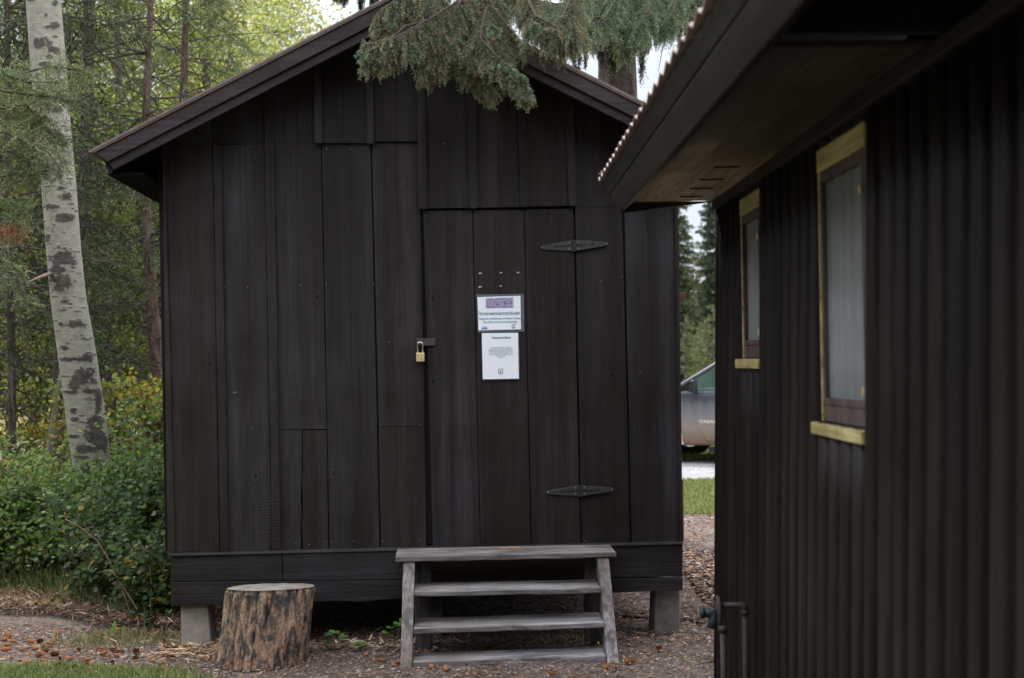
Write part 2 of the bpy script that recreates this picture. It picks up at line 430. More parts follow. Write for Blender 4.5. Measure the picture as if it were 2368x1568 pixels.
# left field, left to right
board(w, (382, 334), (437.2, 334), (446.5, 1275), (405.5, 1276))
board(w, (438.2, 334), (491.5, 334), (507, 1274), (447.5, 1275))
board(w, (381.6, 330.5), (444, 330.5), (444.2, 333), (382, 333), y0=-.004, roof=True, n=2)
board(w, (445.3, 330.5), (491.5, 330.5), (491.6, 333), (445.5, 333), y0=-.007, roof=True, n=2)
board(w, (493, 334), (566, 334), (586, 1273), (508.5, 1274))
board(w, (567, 334), (611.5, 333), (628, 1272), (587, 1273))
board(w, (493, 331), (563, 331), (563, 333), (493, 333), y0=-.008, roof=True, n=2)
board(w, (564, 331), (611.5, 331), (611.5, 333), (564, 333), y0=-.003, roof=True, n=2)
board(w, (613, 333), (741, 333), (755, 992), (628, 993))
board(w, (613, 331), (727.5, 331), (727.6, 332.5), (613, 332.5), roof=True, n=2)
board(w, (628.2, 994.2), (697.5, 994.2), (695.5, 1271), (632, 1271.5), wr=.004)
board(w, (699.2, 995.2), (755.2, 995.2), (759, 1270), (699, 1270.5), y0=-.003, wl=.004)
board(w, (744, 333), (808.5, 333), (816.5, 1268), (762, 1269))
board(w, (809.3, 333), (856, 333), (877.5, 1267), (817.3, 1268))
board(w, (860, 330), (916, 330), (930.5, 985.5), (875.5, 986))
board(w, (916.7, 330), (968.5, 330), (981, 985), (931, 985.5))
board(w, (875.5, 987), (917.5, 987), (921, 1266.5), (880.8, 1267))
board(w, (918.2, 987), (981, 986), (985.5, 1265.5), (921.7, 1266.5))
# upper projecting panels
board(w, (745.6, 329), (793, 329), (793.1, 330.5), (745.7, 330.5), y0=-.022, y1=.02, roof=True, n=2)
board(w, (794, 329), (848, 329), (848, 330.5), (794, 330.5), y0=-.022, y1=.02, roof=True, n=2)
board(w, (865.6, 325), (918.5, 325), (918.6, 327), (865.8, 327), y0=-.018, y1=.02, roof=True, n=2)
board(w, (919.3, 325), (968, 325), (968, 327), (919.4, 327), y0=-.018, y1=.02, roof=True, n=2)
# over the door
board(w, (986, 400), (1084, 400), (1086, 480.5), (988, 482), y0=-.024, y1=.02, roof=True, n=4)
board(w, (1103.5, 400), (1155.5, 400), (1158, 479.5), (1105, 480), y0=-.024, y1=.02, roof=True, n=4, wr=.003)
board(w, (1156.5, 400), (1201, 400), (1203.5, 478.5), (1159, 479), y0=-.026, y1=.02, roof=True, n=4, wl=.003)
board(w, (1217.5, 400), (1311, 400), (1314.5, 476), (1220, 477.5), y0=-.023, y1=.02, roof=True, n=4)
# right of the door
board(w, (1330, 480), (1437.5, 480), (1456.5, 1256), (1344.5, 1257.5))
board(w, (1329, 400), (1369, 400), (1371.8, 479.3), (1330.6, 479.5), roof=True, n=4)
board(w, (1369.6, 400), (1435.8, 400), (1437.4, 479), (1372.6, 479.2), roof=True, n=4)
board(w, (1440.2, 330), (1486, 330), (1533, 1255), (1460, 1256))
board(w, (1486.8, 330), (1554.5, 330), (1570.5, 1254.5), (1533.8, 1255))
board(w, (1440.2, 326), (1496, 326), (1496, 329.3), (1440.4, 329.3), y0=-.004, roof=True, n=2)
board(w, (1496.8, 326), (1554.5, 326), (1554.5, 329.3), (1496.8, 329.3), y0=-.002, roof=True, n=2)
# nail heads
def nail(px, py, y=-.0035, r=.0035, mi=1):
    x, z = S(px, py, y)
    w.poly([(x + r * math.cos(a), y - .0015, z + r * math.sin(a)) for a in np.linspace(0, 2 * math.pi, 7)[:-1]] ,
           [(0, 5, 4, 3, 2, 1)], (BT.uniform(.5, 1.3),) * 3, mi)
nr = random.Random(3)
for (x, y) in [(492, 345), (505, 346), (563, 345), (617, 319), (625, 318), (618, 661), (630, 660), (503, 657), (520, 665), (572, 664), (753, 656), (695, 660),
               (513, 991), (519, 991), (581, 991), (636, 994), (645, 994), (755, 344), (810, 345), (864, 657), (880, 984), (930, 983), (972, 983), (1027, 333),
               (1102, 330), (1159, 334), (1204, 332), (1215, 332), (1314, 334), (1322, 334), (526, 1259), (634, 1259), (645, 1259), (684, 1257), (715, 1259), (754, 1253),
               (765, 1252), (817, 1251), (885, 1251), (972, 1250), (899, 791), (1438, 640), (1390, 650), (542, 908), (1352, 1250), (1480, 860)]:
    nail(x, y, -.031 if y < 480 and x > 985 and x < 1330 else -.006)
nail(541, 908, r=.006); nail(546, 907, r=.004)
w.build('front_wall', [M['shed'], M['nail']], shed)

def batten(tl, tr, br, bl, roof=False, y0=-.02, y1=0.0, **k):
    b_ = MB(); board(b_, tl, tr, br, bl, y0=y0, y1=y1, roof=roof, **k); o = b_.build('batten', M['shed'], shed); return o
batten((493, 334), (511, 334), (527.5, 1278), (509, 1278), t=(1.25, 1.25, 1.3)); 
batten((612.5, 334), (633, 334), (649, 1277), (629.5, 1277), t=(1.1, 1.1, 1.15), roof=True)
batten((728, 328), (745.5, 328), (746, 330.5), (728.3, 330.5), roof=True, y0=-.045, y1=-.0225, n=2, t=(1.3, 1.3, 1.4))
batten((847.6, 330), (865, 330), (865.2, 332), (847.7, 332), roof=True, y0=-.045, y1=-.0225, n=2)
batten((966.5, 330), (985, 330), (988, 483), (969, 483.5), roof=True, y0=-.048, y1=-.0245, n=4)
batten((1082, 330), (1101.5, 330), (1105, 481), (1085.8, 482), roof=True, y0=-.05, y1=-.0265, n=4)
batten((1199, 330), (1216, 330), (1220, 478), (1203.5, 479), roof=True, y0=-.05, y1=-.0265, n=4)
batten((1310, 330), (1328, 330), (1333, 475), (1315, 476), roof=True, y0=-.048, y1=-.0245, n=4)
batten((1426.5, 321), (1442.5, 321), (1443, 323.5), (1427, 323.5), roof=True, n=2)
# corner trims
c_ = MB(); board(c_, (375.5, 336), (380.8, 336), (404, 1277), (388, 1279), y0=-.02, y1=.05, t=(1.5, 1.35, 1.35), roof=True); c_.build('corner_trim', M['shed'], shed)
c_ = MB(); board(c_, (1556.5, 336), (1565, 336), (1579, 1252), (1571.5, 1253), y0=-.012, y1=.05, t=(1.15, 1.1, 1.1), roof=True); c_.build('corner_trim', M['shed'], shed)

# side and rear walls, floor
DEP = 3.3
xL, _ = S(381, 700); xR, _ = S(1568, 700)
xLb = S(390, 1279)[0]; xRb = S(1577, 1253)[0]
for (xa, xb, sgn) in ((S(376, 340)[0], xLb, -1), (S(1563, 340)[0], xRb, 1)):
    nb = 14; s_ = MB()
    for i in range(nb):
        y0 = .052 + i * (DEP - .05) / nb; y1 = y0 + (DEP - .05) / nb - .004
        zt = rooftop(xa) - .08
        o1 = .02 * (i % 2)
        s_.hexa([(xb, y0, zb), (xb - sgn * .02, y0, zb), (xb - sgn * .02, y1, zb), (xb, y1, zb),
                 (xa + sgn * o1 * .3, y0, zt), (xa - sgn * .02, y0, zt), (xa - sgn * .02, y1, zt), (xa + sgn * o1 * .3, y1, zt)], btint())
    s_.build('side_wall', M['shed'], shed)
s_ = MB(); s_.prism([(xLb, zb), (xRb, zb), (xR, rooftop(xR) - .08), (ax_, az_ - .09), (xL, rooftop(xL) - .08)], DEP, DEP + .03); s_.build('rear_wall', M['shed'], shed)
s_ = MB(); s_.box((xLb + .02, .05, zb - .04), (xRb - .02, DEP, zb + .0)); s_.build('floor_deck', M['shed'], shed)
# raw reddish wood showing at the right corner
s_ = MB(); a = S(1574.5, 1110, .053); b2 = S(1580.5, 1110, .053); c2 = S(1580.5, 1250, .053); d2 = S(1574.5, 1250, .053)
s_.prism([(a[0], a[1]), (b2[0] - .004, a[1]), (c2[0], c2[1]), (d2[0], d2[1])], .045, .075); s_.build('bare_edge_board', M['rawwood'], shed)

# sill strip, skirt planks
s_ = MB()
p0 = S(389, 1279.5, -.03); p1 = S(1579, 1252.5, -.03)
s_.hexa([(p0[0], -.035, p0[1] - .016), (p1[0], -.035, p1[1] - .016), (p1[0], .04, p1[1] - .016), (p0[0], .04, p0[1] - .016),
         (p0[0], -.03, p0[1] - .001), (p1[0], -.03, p1[1] - .001), (p1[0], .04, p1[1] + .004), (p0[0], .04, p0[1] + .004)], (1.3, 1.3, 1.35))
bevel(s_.build('sill_strip', M['shedx'], shed), .003)
def skirt(tl, tr, br, bl, t, y0=-.02, wav=.002, sd=0):
    mb = MB(); n = 24
    T = [S(tl[0] + (tr[0] - tl[0]) * i / n, tl[1] + (tr[1] - tl[1]) * i / n, y0) for i in range(n + 1)]
    Bm = [S(bl[0] + (br[0] - bl[0]) * i / n, bl[1] + (br[1] - bl[1]) * i / n, y0) for i in range(n + 1)]
    Bm = [(x, z + wav * mnoise.noise(Vector((x * 5, sd, 0))) * 2) for x, z in Bm]
    k = n + 1
    vs = [(x, y0, z) for x, z in T] + [(x, y0, z) for x, z in Bm] + [(x, y0 + .045, z) for x, z in T] + [(x, y0 + .045, z) for x, z in Bm]
    fs = []
    for i in range(n):
        fs += [(i, k + i, k + i + 1, i + 1), (2 * k + i, 2 * k + i + 1, 3 * k + i + 1, 3 * k + i), (i, i + 1, 2 * k + i + 1, 2 * k + i), (k + i, 3 * k + i, 3 * k + i + 1, k + i + 1)]
    fs += [(0, 2 * k, 3 * k, k), (n, k + n, 3 * k + n, 2 * k + n)]
    mb.poly(vs, fs, t)
    return bevel(mb.build('skirt_plank', M['shedx'], shed), .004)
skirt((395, 1285), (652, 1280), (653, 1343), (395, 1344.5), (.95, .93, .93), sd=1)
skirt((653.2, 1280), (1578, 1259), (1578, 1334), (653.8, 1343), (1.05, 1.05, 1.1), y0=-.022, sd=2, wav=.004)
skirt((395, 1346), (1579, 1336), (1578, 1366), (395, 1402.5), (1.0, .98, 1.0), y0=-.021, sd=3, wav=.007)
# dark brown under-floor joist seen behind the top step
s_ = MB(); p0 = S(982, 1296, .04); p1 = S(1384, 1296, .04); p2 = S(1384, 1344, .04)
s_.box((p0[0], -.0245, p2[1]), (p1[0], -.0225, p0[1]), (1.0, .9, .8)); s_.build('joist_board', wood('dark_brown_joist', (.012, .007, .004), (.02, .012, .007), (.028, .018, .011), axis='x'), shed)

# piers (tapered concrete blocks)
def pier(tl, tr, br, bl, y0, dep, mat='concrete', name='pier', taper=.03, t=(1, 1, 1)):
    mb = MB()
    a = S(*tl, y0 + taper); b = S(*tr, y0 + taper); c = S(*br, y0); d = S(*bl, y0)
    c = (c[0], -.01); d = (d[0], -.01)
    zt = a[1] + .02
    mb.hexa([(d[0], y0, d[1]), (c[0], y0, c[1]), (c[0], y0 + dep, c[1]), (d[0], y0 + dep, d[1]),
             (a[0], y0 + taper, zt), (b[0], y0 + taper, zt), (b[0], y0 + dep - taper, zt), (a[0], y0 + dep - taper, zt)], t)
    return bevel(mb.build(name, M[mat], shed), .008)
pier((417, 1400), (480, 1400), (488, 1498), (419, 1498), .0, .24, t=(1.15, 1.12, 1.08))
pier((1514, 1368), (1572, 1368), (1572, 1458), (1513, 1458), .03, .24, t=(.9, .88, .88))
pier((998, 1384), (1018, 1384), (1026, 1495), (998, 1495), .10, .2, t=(.5, .5, .5))
for yy in (1.6, 2.9):
    for xx in (xL + .15, ax_, xR - .3):
        mb = MB(); mb.hexa([(xx - .11, yy, -.01), (xx + .11, yy, -.01), (xx + .11, yy + .22, -.01), (xx - .11, yy + .22, -.01),
                            (xx - .08, yy + .03, zb - .05), (xx + .08, yy + .03, zb - .05), (xx + .08, yy + .19, zb - .05), (xx - .08, yy + .19, zb - .05)]); mb.build('pier', M['concrete'], shed)
s_ = MB(); s_.box((xLb + .03, 0.3, zb - .22), (xLb + .08, DEP, zb - .04)); s_.build('floor_beam', M['shed'], shed)
s_ = MB(); s_.box((xRb - .08, 0.3, zb - .22), (xRb - .03, DEP, zb - .04)); s_.build('floor_beam', M['shed'], shed)
s_ = MB(); s_.box((ax_ - .03, 0.3, zb - .22), (ax_ + .03, DEP, zb - .04)); s_.build('floor_beam', M['shed'], shed)

# roof: sheet, barge boards
def slope_poly(x0, x1, dt0, dt1):
    return [(x0, rooftop(x0) - dt0), (x1, rooftop(x1) - dt0), (x1, rooftop(x1) - dt1), (x0, rooftop(x0) - dt1)]
r_ = MB()
r_.prism(slope_poly(lx_, ax_, 0, .012), RK - .02, DEP + .4); r_.prism(slope_poly(ax_, rx_, 0, .012), RK - .02, DEP + .4)
for i in range(12):
    y = RK + .05 + i * .33
    for (a, b) in ((lx_, ax_), (ax_, rx_)):
        r_.prism([(a, rooftop(a) + .0), (b, rooftop(b) + .0), (b, rooftop(b) + .022), (a, rooftop(a) + .022)], y, y + .02)
r_.build('metal_roof', M['metalroof'], shed)
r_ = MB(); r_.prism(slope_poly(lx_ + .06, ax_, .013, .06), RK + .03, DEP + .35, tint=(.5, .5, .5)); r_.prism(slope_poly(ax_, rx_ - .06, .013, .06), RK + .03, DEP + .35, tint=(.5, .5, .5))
r_.build('roof_deck', M['shed'], shed)
for (a, b, sg) in ((lx_, ax_, 1), (rx_, ax_, -1)):
    f = MB(); f.prism([(a, rooftop(a) - .012), (b, rooftop(b) - .012), (b, rooftop(b) - .026), (a + sg * .03, rooftop(a + sg * .03) - .026)], RK - .018, RK + .02)
    f.build('drip_edge', M['flash'], shed)
    u = MB(); a1 = a + sg * .035
    u.prism([(a1, rooftop(a1) - .026), (b, rooftop(b) - .026), (b, rooftop(b) - .112), (a1 + sg * .062, rooftop(a1 + sg * .062) - .112)], RK - .008, RK + .025, tint=(1.35, 1.2, 1.2))
    bevel(u.build('barge_board', M['barge'], shed), .004)
    u = MB(); a2 = a + sg * .10
    u.prism([(a2, rooftop(a2) - .112), (b, rooftop(b) - .112), (b, rooftop(b) - .168), (a2 + sg * .025, rooftop(a2 + sg * .025) - .168)], RK + .012, RK + .04, tint=(.9, .82, .8))
    bevel(u.build('inner_barge_board', M['barge'], shed), .004)
    # eave fascia running back along the side
    e_ = MB(); e0 = a + sg * .05; e1 = a + sg * .085
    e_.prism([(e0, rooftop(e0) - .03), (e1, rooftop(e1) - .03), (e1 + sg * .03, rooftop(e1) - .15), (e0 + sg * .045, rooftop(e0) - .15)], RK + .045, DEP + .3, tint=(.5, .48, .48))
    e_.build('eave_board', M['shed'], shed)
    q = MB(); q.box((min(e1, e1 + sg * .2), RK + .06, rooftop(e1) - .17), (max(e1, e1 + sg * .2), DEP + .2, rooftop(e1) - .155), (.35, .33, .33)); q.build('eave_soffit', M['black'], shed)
# junction box on the right side wall
s_ = MB(); p = S(1570, 677, .25); q = S(1577.5, 697, .25); s_.box((xR - .01, .25, q[1]), (q[0] + .02, .33, p[1])); bevel(s_.build('wall_bracket', simple('red_brown_paint', (.14, .06, .045), .5), shed), .003)
s_ = MB(); p = S(1572, 730, .35); q = S(1577, 745, .35); s_.box((xR - .01, .35, q[1]), (q[0] + .015, .40, p[1])); s_.build('wall_bracket', M['iron'], shed)

# door
door = empty('door', (0, 0, 0), 0, shed)
d_ = MB()
board(d_, (978, 488), (1039, 487.5), (1049, 1263), (1001, 1264), y0=-.012, y1=.02, t=(1.1, 1.1, 1.18), wr=.003)
board(d_, (1039.8, 487.5), (1091.5, 487), (1109.5, 1261.5), (1049.8, 1263), y0=-.012, y1=.02, wl=.003)
board(d_, (1093.5, 487), (1159, 486), (1145, 1261), (1111.2, 1261.5), y0=-.010, y1=.02, t=(1.0, .88, .84), wr=.004)
board(d_, (1160, 486), (1210.5, 485.5), (1226.5, 1260.5), (1146, 1261), y0=-.010, y1=.02, t=(.95, .85, .82), wl=.004)
board(d_, (1212.8, 485), (1267, 484), (1283, 1259.5), (1229, 1260), y0=-.013, y1=.02, t=(.85, .74, .70))
board(d_, (1267.7, 484), (1324.5, 483), (1341.5, 1259), (1283.7, 1259.5), y0=-.013, y1=.02, t=(.95, .85, .84))
d_.build('door_boards', M['shed'], door)
d_ = MB(); x, z = S(1001.6, 882, -.0125); d_.tube([(x, -.0145, z + .005), (x, -.013, z + .005)], .005, 10); d_.box((x - .0035, -.0145, z - .012), (x + .0035, -.013, z + .004)); d_.build('keyhole', M['black'], door)
def hinge(cx, cy, lx, ly, rx, ry, hh):
    h = empty('hinge', (0, 0, 0), 0, door)
    y = -.019
    for (tx, ty, sg) in ((lx, ly, -1), (rx, ry, 1)):
        mb = MB(); x0, z0 = S(cx + sg * 3, cy, y); x1, z1 = S(tx, ty, y); H = hh / 389.0
        mb.prism([(x0, z0 + H), (x1 - sg * .012, z1 + .012), (x1, z1 + .006), (x1 + sg * .001, z1 - .006), (x1 - sg * .012, z1 - .012), (x0, z0 - H)], y - .004, y + .006)
        bevel(mb.build('leaf_plate', M['iron'], h), .002)
        mb = MB(); xm = x0 + (x1 - x0) * .5; zm = z0 + (z1 - z0) * .5
        mb.prism([(x0 + sg * .004, z0 + .002), (xm, zm + .0015), (xm, zm - .0015), (x0 + sg * .004, z0 - .002)], y - .0055, y - .0042)
        mb.tube([(xm + sg * .008, y - .0056, zm), (xm + sg * .008, y - .0042, zm)], .005, 10)
        mb.build('slot', M['black'], h)
        for (fx, fz) in ((.1, .6), (.1, -.6), (.97, 0)):
            mb = MB(); xx = x0 + (x1 - x0) * fx; zz = z0 + (z1 - z0) * fx + fz * H
            mb.tube([(xx, y - .007, zz), (xx, y - .004, zz)], [.003, .0055], 10)
            mb.build('screw', M['nail'], h)
    mb = MB(); x0, z0 = S(cx, cy, y)
    H = hh / 389.0 * 1.08
    for i in range(6):
        z1 = z0 - H + i * 2 * H / 6
        mb.tube([(x0, y - .004, z1 + .001), (x0, y - .004, z1 + 2 * H / 6 - .002)], .0085, 12)
    mb.build('knuckle', M['iron'], h, smooth=False)
hinge(1326, 568, 1249.7, 573, 1404, 564, 13)
hinge(1340.3, 1135, 1263.6, 1138.6, 1417, 1132, 12.5)
hs = MB(); p = S(962.7, 783, -.03); q = S(1007, 799, -.03); hs.box((p[0], -.032, q[1]), (q[0], -.024, p[1]), (1, 1, 1)); hs.box((p[0] + .01, -.026, q[1] + .005), (q[0] - .01, -.0125, p[1] - .005))
bevel(hs.build('hasp', simple('hasp_metal', (.06, .045, .042), .45, .3, bs=.3), door), .002)
M['scrap'] = simple('torn_film', (.45, .5, .58), .3)
# torn staples and film scraps above the notices
for (px, py, s) in ((1110, 632.5, 1.0), (1158.5, 631, .7), (1198, 630.5, .8), (1110, 664, 1.0), (1158, 662, .6)):
    x, z = S(px, py, -.016); st = MB()
    st.poly([(x - .010 * s, -.016, z - .004), (x + .012 * s, -.018, z - .001), (x + .004, -.019, z + .006 * s), (x - .009, -.016, z + .004)], [(0, 1, 2, 3)], (1, 1, 1))
    st.build('staple_scrap', M['scrap'], door)

# padlock
x, z = S(971.5, 826, -.05)
pl = tag(empty('padlock', tuple(Matrix.Translation((0, D0, 0)) @ Matrix.Rotation(YAW, 4, 'Z') @ Vector((x, -.05, z))), YAW), 'brass padlock with long steel shackle hanging from the door hasp', 'padlock')
mb = MB(); mb.box((-.0245, -.012, -.026), (.0245, .012, .026)); bevel(mb.build('lock_body', M['brass'], pl), .004, 3)
mb = MB(); pts = []
for i in range(13):
    a = math.pi * i / 12; pts.append((-.0155 * math.cos(a), 0, .088 - .0155 + .0155 * math.sin(a)))
mb.tube([(-.0155, 0, .02)] + pts + [(.0155, 0, .02)], .0038, 10); mb.build('shackle', M['steel'], pl, smooth=True)
def text(body, name, parent, x, y, z, width, size, mat, bold=0.0, shear=0.0, rz=0.0, roty=0.0, align='CENTER', spacing=1.0, line=1.0, extrude=0.0):
    cu = bpy.data.curves.new(name, 'FONT'); cu.body = body; cu.size = size; cu.align_x = align; cu.align_y = 'CENTER'; cu.shear = shear; cu.space_character = spacing; cu.space_line = line
    cu.offset = bold; cu.resolution_u = 3; cu.materials.append(mat)
    o = bpy.data.objects.new(name, cu); COL.objects.link(o); o.parent = parent; o.location = (x, y, z); o.rotation_euler = (math.pi / 2, roty, rz)
    cu.extrude = extrude
    bpy.context.view_layer.update(); wd = o.dimensions[0]
    me = bpy.data.meshes.new_from_object(o.evaluated_get(bpy.context.evaluated_depsgraph_get()))
    o2 = bpy.data.objects.new(name, me); bpy.data.objects.remove(o); o2.name = name; COL.objects.link(o2)
    o2.parent = parent; o2.location = (x, y, z); o2.rotation_euler = (math.pi / 2, roty, rz)
    if width and wd > 0: o2.scale = (width / wd, 1, 1)
    return o2
text('MA5', 'engraved_mark', pl, .008, -.0125, -.012, .016, .008, simple('engraving', (.25, .18, .08), .5))

# notices
def notice(name, label, c4, margin, extra):
    """c4: outer film corners TL TR BR BL in photo pixels"""
    y = -.020
    cx = sum(c[0] for c in c4) / 4; cy = sum(c[1] for c in c4) / 4
    x0, z0 = S(cx, cy, y)
    wloc = Matrix.Translation((0, D0, 0)) @ Matrix.Rotation(YAW, 4, 'Z') @ Vector((x0, y, z0))
    r = tag(empty(name, tuple(wloc), YAW), label, 'notice')
    L = [(S(*c, y)[0] - x0, S(*c, y)[1] - z0) for c in c4]
    mb = MB(); n = 10
    vs = []; fs = []
    for j in range(n + 1):
        for i in range(n + 1):
            u, v = i / n, j / n
            xx = (L[0][0] * (1 - u) + L[1][0] * u) * (1 - v) + (L[3][0] * (1 - u) + L[2][0] * u) * v
            zz = (L[0][1] * (1 - u) + L[1][1] * u) * (1 - v) + (L[3][1] * (1 - u) + L[2][1] * u) * v
            vs.append((xx, -.001 + .0022 * mnoise.noise(Vector((xx * 25, zz * 25, 4))), zz))
    for j in range(n):
        for i in range(n):
            k = j * (n + 1) + i; fs.append((k, k + n + 1, k + n + 2, k + 1))
    mb.poly(vs, fs); mb.build('laminate_sleeve', M['film'], r, smooth=True)
    return r, x0, z0
def npt(r0, px, py):
    x, z = S(px, py, -.020); return x - r0[1], z - r0[2]
def sheet(r0, c4, nm='paper_sheet', mat='paper', y=-.004):
    mb = MB(); P4 = [npt(r0, *c) for c in c4]
    mb.prism([(x, z) for x, z in P4][::-1], y, y + .0008); return mb.build(nm, M[mat], r0[0])
def line(r0, px, py, y=-.0055): 
    x, z = npt(r0, px, py); return x, y, z
NA = notice('laminated_notice', 'landscape laminated notice with purple wood photo, pinned on the shed door above the plain one', [(1101, 681), (1210.5, 680), (1211.8, 766.5), (1104.5, 769)], 0, None)
sheet(NA, [(1103.6, 687.3), (1202.8, 684.4), (1204.4, 761.5), (1106, 764.2)])
sheet(NA, [(1122.6, 690), (1186.4, 688), (1187, 711.5), (1123.4, 713)], 'printed_photo', 'photo', -.0055)
tl = -.0026
def tline(r0, s, px0, px1, py, size, mat, bold=0.0, nm='text_line', dy=0):
    x, y, z = line(r0, (px0 + px1) / 2, py); x2 = npt(r0, px1, py)[0]; x1 = npt(r0, px0, py)[0]
    return text(s, nm, r0[0], x, y - .0002, z, x2 - x1, size, mat, bold, roty=.0)
tline(NA, 'This wood needs to last through the winter', 1105.5, 1201.5, 724.5, .031, M['inkblue'], .0006)
tline(NA, 'Please be considerate of others renting', 1106.5, 1203, 736.5, .0165, M['inkteal'], .0004)
tline(NA, 'the cabin and use wood sparingly', 1117, 1196, 744.2, .0165, M['inkteal'], .0004)
def emblem_shield(r0, px, py, h):
    x, y, z = line(r0, px, py)
    mb = MB(); s = h / 389 / 2
    out = [(-.9, .75), (-.5, .95), (0, .8), (.5, .95), (.9, .75), (.8, .3), (.85, -.4), (.6, -.85), (0, -1.0), (-.6, -.85), (-.85, -.4), (-.8, .3)]
    n = len(out); inn = [(a * .78, b * .78) for a, b in out]
    vs = [(x + a * s, y, z + b * s) for a, b in out] + [(x + a * s, y, z + b * s) for a, b in inn]
    mb.poly(vs, [(i, n + i, n + (i + 1) % n, (i + 1) % n) for i in range(n)])
    mb.poly([(x + a * s, y - .0001, z + b * s) for a, b in ((-.3, -.2), (.3, -.2), (0, .5))], [(0, 1, 2)])
    mb.poly([(x + a * s, y - .0001, z + b * s) for a, b in ((-.5, -.45), (.5, -.45), (.5, -.32), (-.5, -.32))], [(0, 1, 2, 3)])
    return mb.build('shield_emblem', M['ink'], r0[0])
emblem_shield(NA, 1187, 754.6, 10)
x, y, z = line(NA, 1120, 761)
mb = MB(); R = .0185
mb.poly([(x + R * math.cos(a), y, z + R * .85 * math.sin(a)) for a in np.linspace(0, math.pi, 16)] + [(x + R * .9 * math.cos(a), y, z + R * .75 * math.sin(a)) for a in np.linspace(math.pi, 0, 16)],
        [(i, i + 1, 30 - i, 31 - i) for i in range(15)], mat=1)
mb.poly([(x - R, y - .0001, z - .001), (x + R, y - .0001, z - .001), (x + R * .9, y - .0001, z + .008), (x + .005, y - .0001, z + .005), (x - R * .7, y - .0001, z + .010), (x - R * .98, y - .0001, z + .007)], [(0, 1, 2, 3, 4, 5)], mat=0)
mb.poly([(x - .003, y - .0002, z + .0), (x + .010, y - .0002, z + .0), (x + .011, y - .0002, z + .008), (x + .004, y - .0002, z + .012), (x - .002, y - .0002, z + .007)], [(0, 1, 2, 3, 4)], mat=2)
mb.build('round_emblem', [M['cyan'], M['ink'], M['pink']], NA[0])
NB = notice('laminated_notice', 'portrait laminated notice headed Firewood Shed, on the door just below the landscape notice', [(1112.3, 769.5), (1199.5, 768.5), (1201.3, 877.5), (1115, 879.5)], 0, None)
sheet(NB, [(1113.8, 770.6), (1197.2, 769.8), (1199.2, 875.4), (1116, 877)])
tline(NB, 'Firewood Shed', 1137.5, 1179.5, 780.8, .0175, M['ink'], .0006, 'heading_text')
for i, (s, a, b) in enumerate([('The firewood located in this shed is', 1134.5, 1181), ('reserved for winter use for supplemental', 1132, 1183.5), ("heating in the cabin. If you'd like to have a", 1129.5, 1186),
                               ('campfire in fire ring, please bring your own', 1130, 1185.5), ('wood or gather outside. Remember - only', 1132, 1183), ("gather dead and down firewood, don't cut", 1131, 1185),
                               ('limbs from trees.', 1147, 1168), ('Thank you!', 1151, 1165)]):
    tline(NB, s, a, b, 803.3 + i * 3.32, .0082, M['ink'], .0001)
emblem_shield(NB, 1157, 858.5, 13.5)

# =================================================================== STEPS
steps = tag(empty('porch_steps', (0, 0, 0)), 'weathered grey wooden steps with four treads below the shed door', 'steps')
SH = Matrix.Translation((0, D0, 0)) @ Matrix.Rotation(YAW, 4, 'Z')
o0 = SH @ Vector((S(1170, 1500, -.5)[0], -.4, 0)); steps.location = o0; steps.rotation_euler = (0, 0, YAW)
OX, OY = S(1170, 1500, -.5)[0], -.4
def SS(px, py, yl): x, z = S(px, py, yl); return x - OX, yl - OY, z
def tread(fl, fr, thick, yf, depth, tl_=(1, 1, 1), jag=.004, sd=0):
    """front top edge pixels fl, fr; front plane yf"""
    mb = MB(); n = 22
    a = SS(*fl, yf); b = SS(*fr, yf)
    T = []; Bm = []
    for i in range(n + 1):
        t = i / n; x = a[0] + (b[0] - a[0]) * t; z = a[2] + (b[2] - a[2]) * t
        j = mnoise.noise(Vector((t * 7, sd, 1.7))) * jag; j2 = mnoise.noise(Vector((t * 9, sd, 8.7))) * jag
        T.append((x, a[1] + j, z - abs(j) * .4)); Bm.append((x, a[1] + j2 + .003, z - thick + j * .7))
    k = n + 1
    yb = a[1] + depth
    vs = T + Bm + [(p[0], yb, p[2] + .004) for p in T] + [(p[0], yb, p[2] - thick) for p in Bm]
    fs = []
    for i in range(n):
        fs += [(i, k + i, k + i + 1, i + 1), (2 * k + i, 2 * k + i + 1, 3 * k + i + 1, 3 * k + i), (i, i + 1, 2 * k + i + 1, 2 * k + i), (k + i, 3 * k + i, 3 * k + i + 1, k + i + 1)]
    fs += [(0, 2 * k, 3 * k, k), (n, k + n, 3 * k + n, 2 * k + n)]
    mb.poly(vs, fs, tl_)
    return bevel(mb.build('tread', M['grey'], steps), .006, 3)
tread((913.5, 1287.5), (1425, 1277), .030, -.36, .30, (.88, .87, .87), .005, 1)
tread((957, 1368), (1389, 1359), .030, -.47, .27, (.9, .9, .9), .008, 2)
tread((956, 1452.5), (1398, 1438.5), .032, -.56, .27, (.88, .88, .88), .008, 3)
tread((954, 1530), (1401, 1515), .045, -.64, .20, (.9, .89, .88), .006, 4)
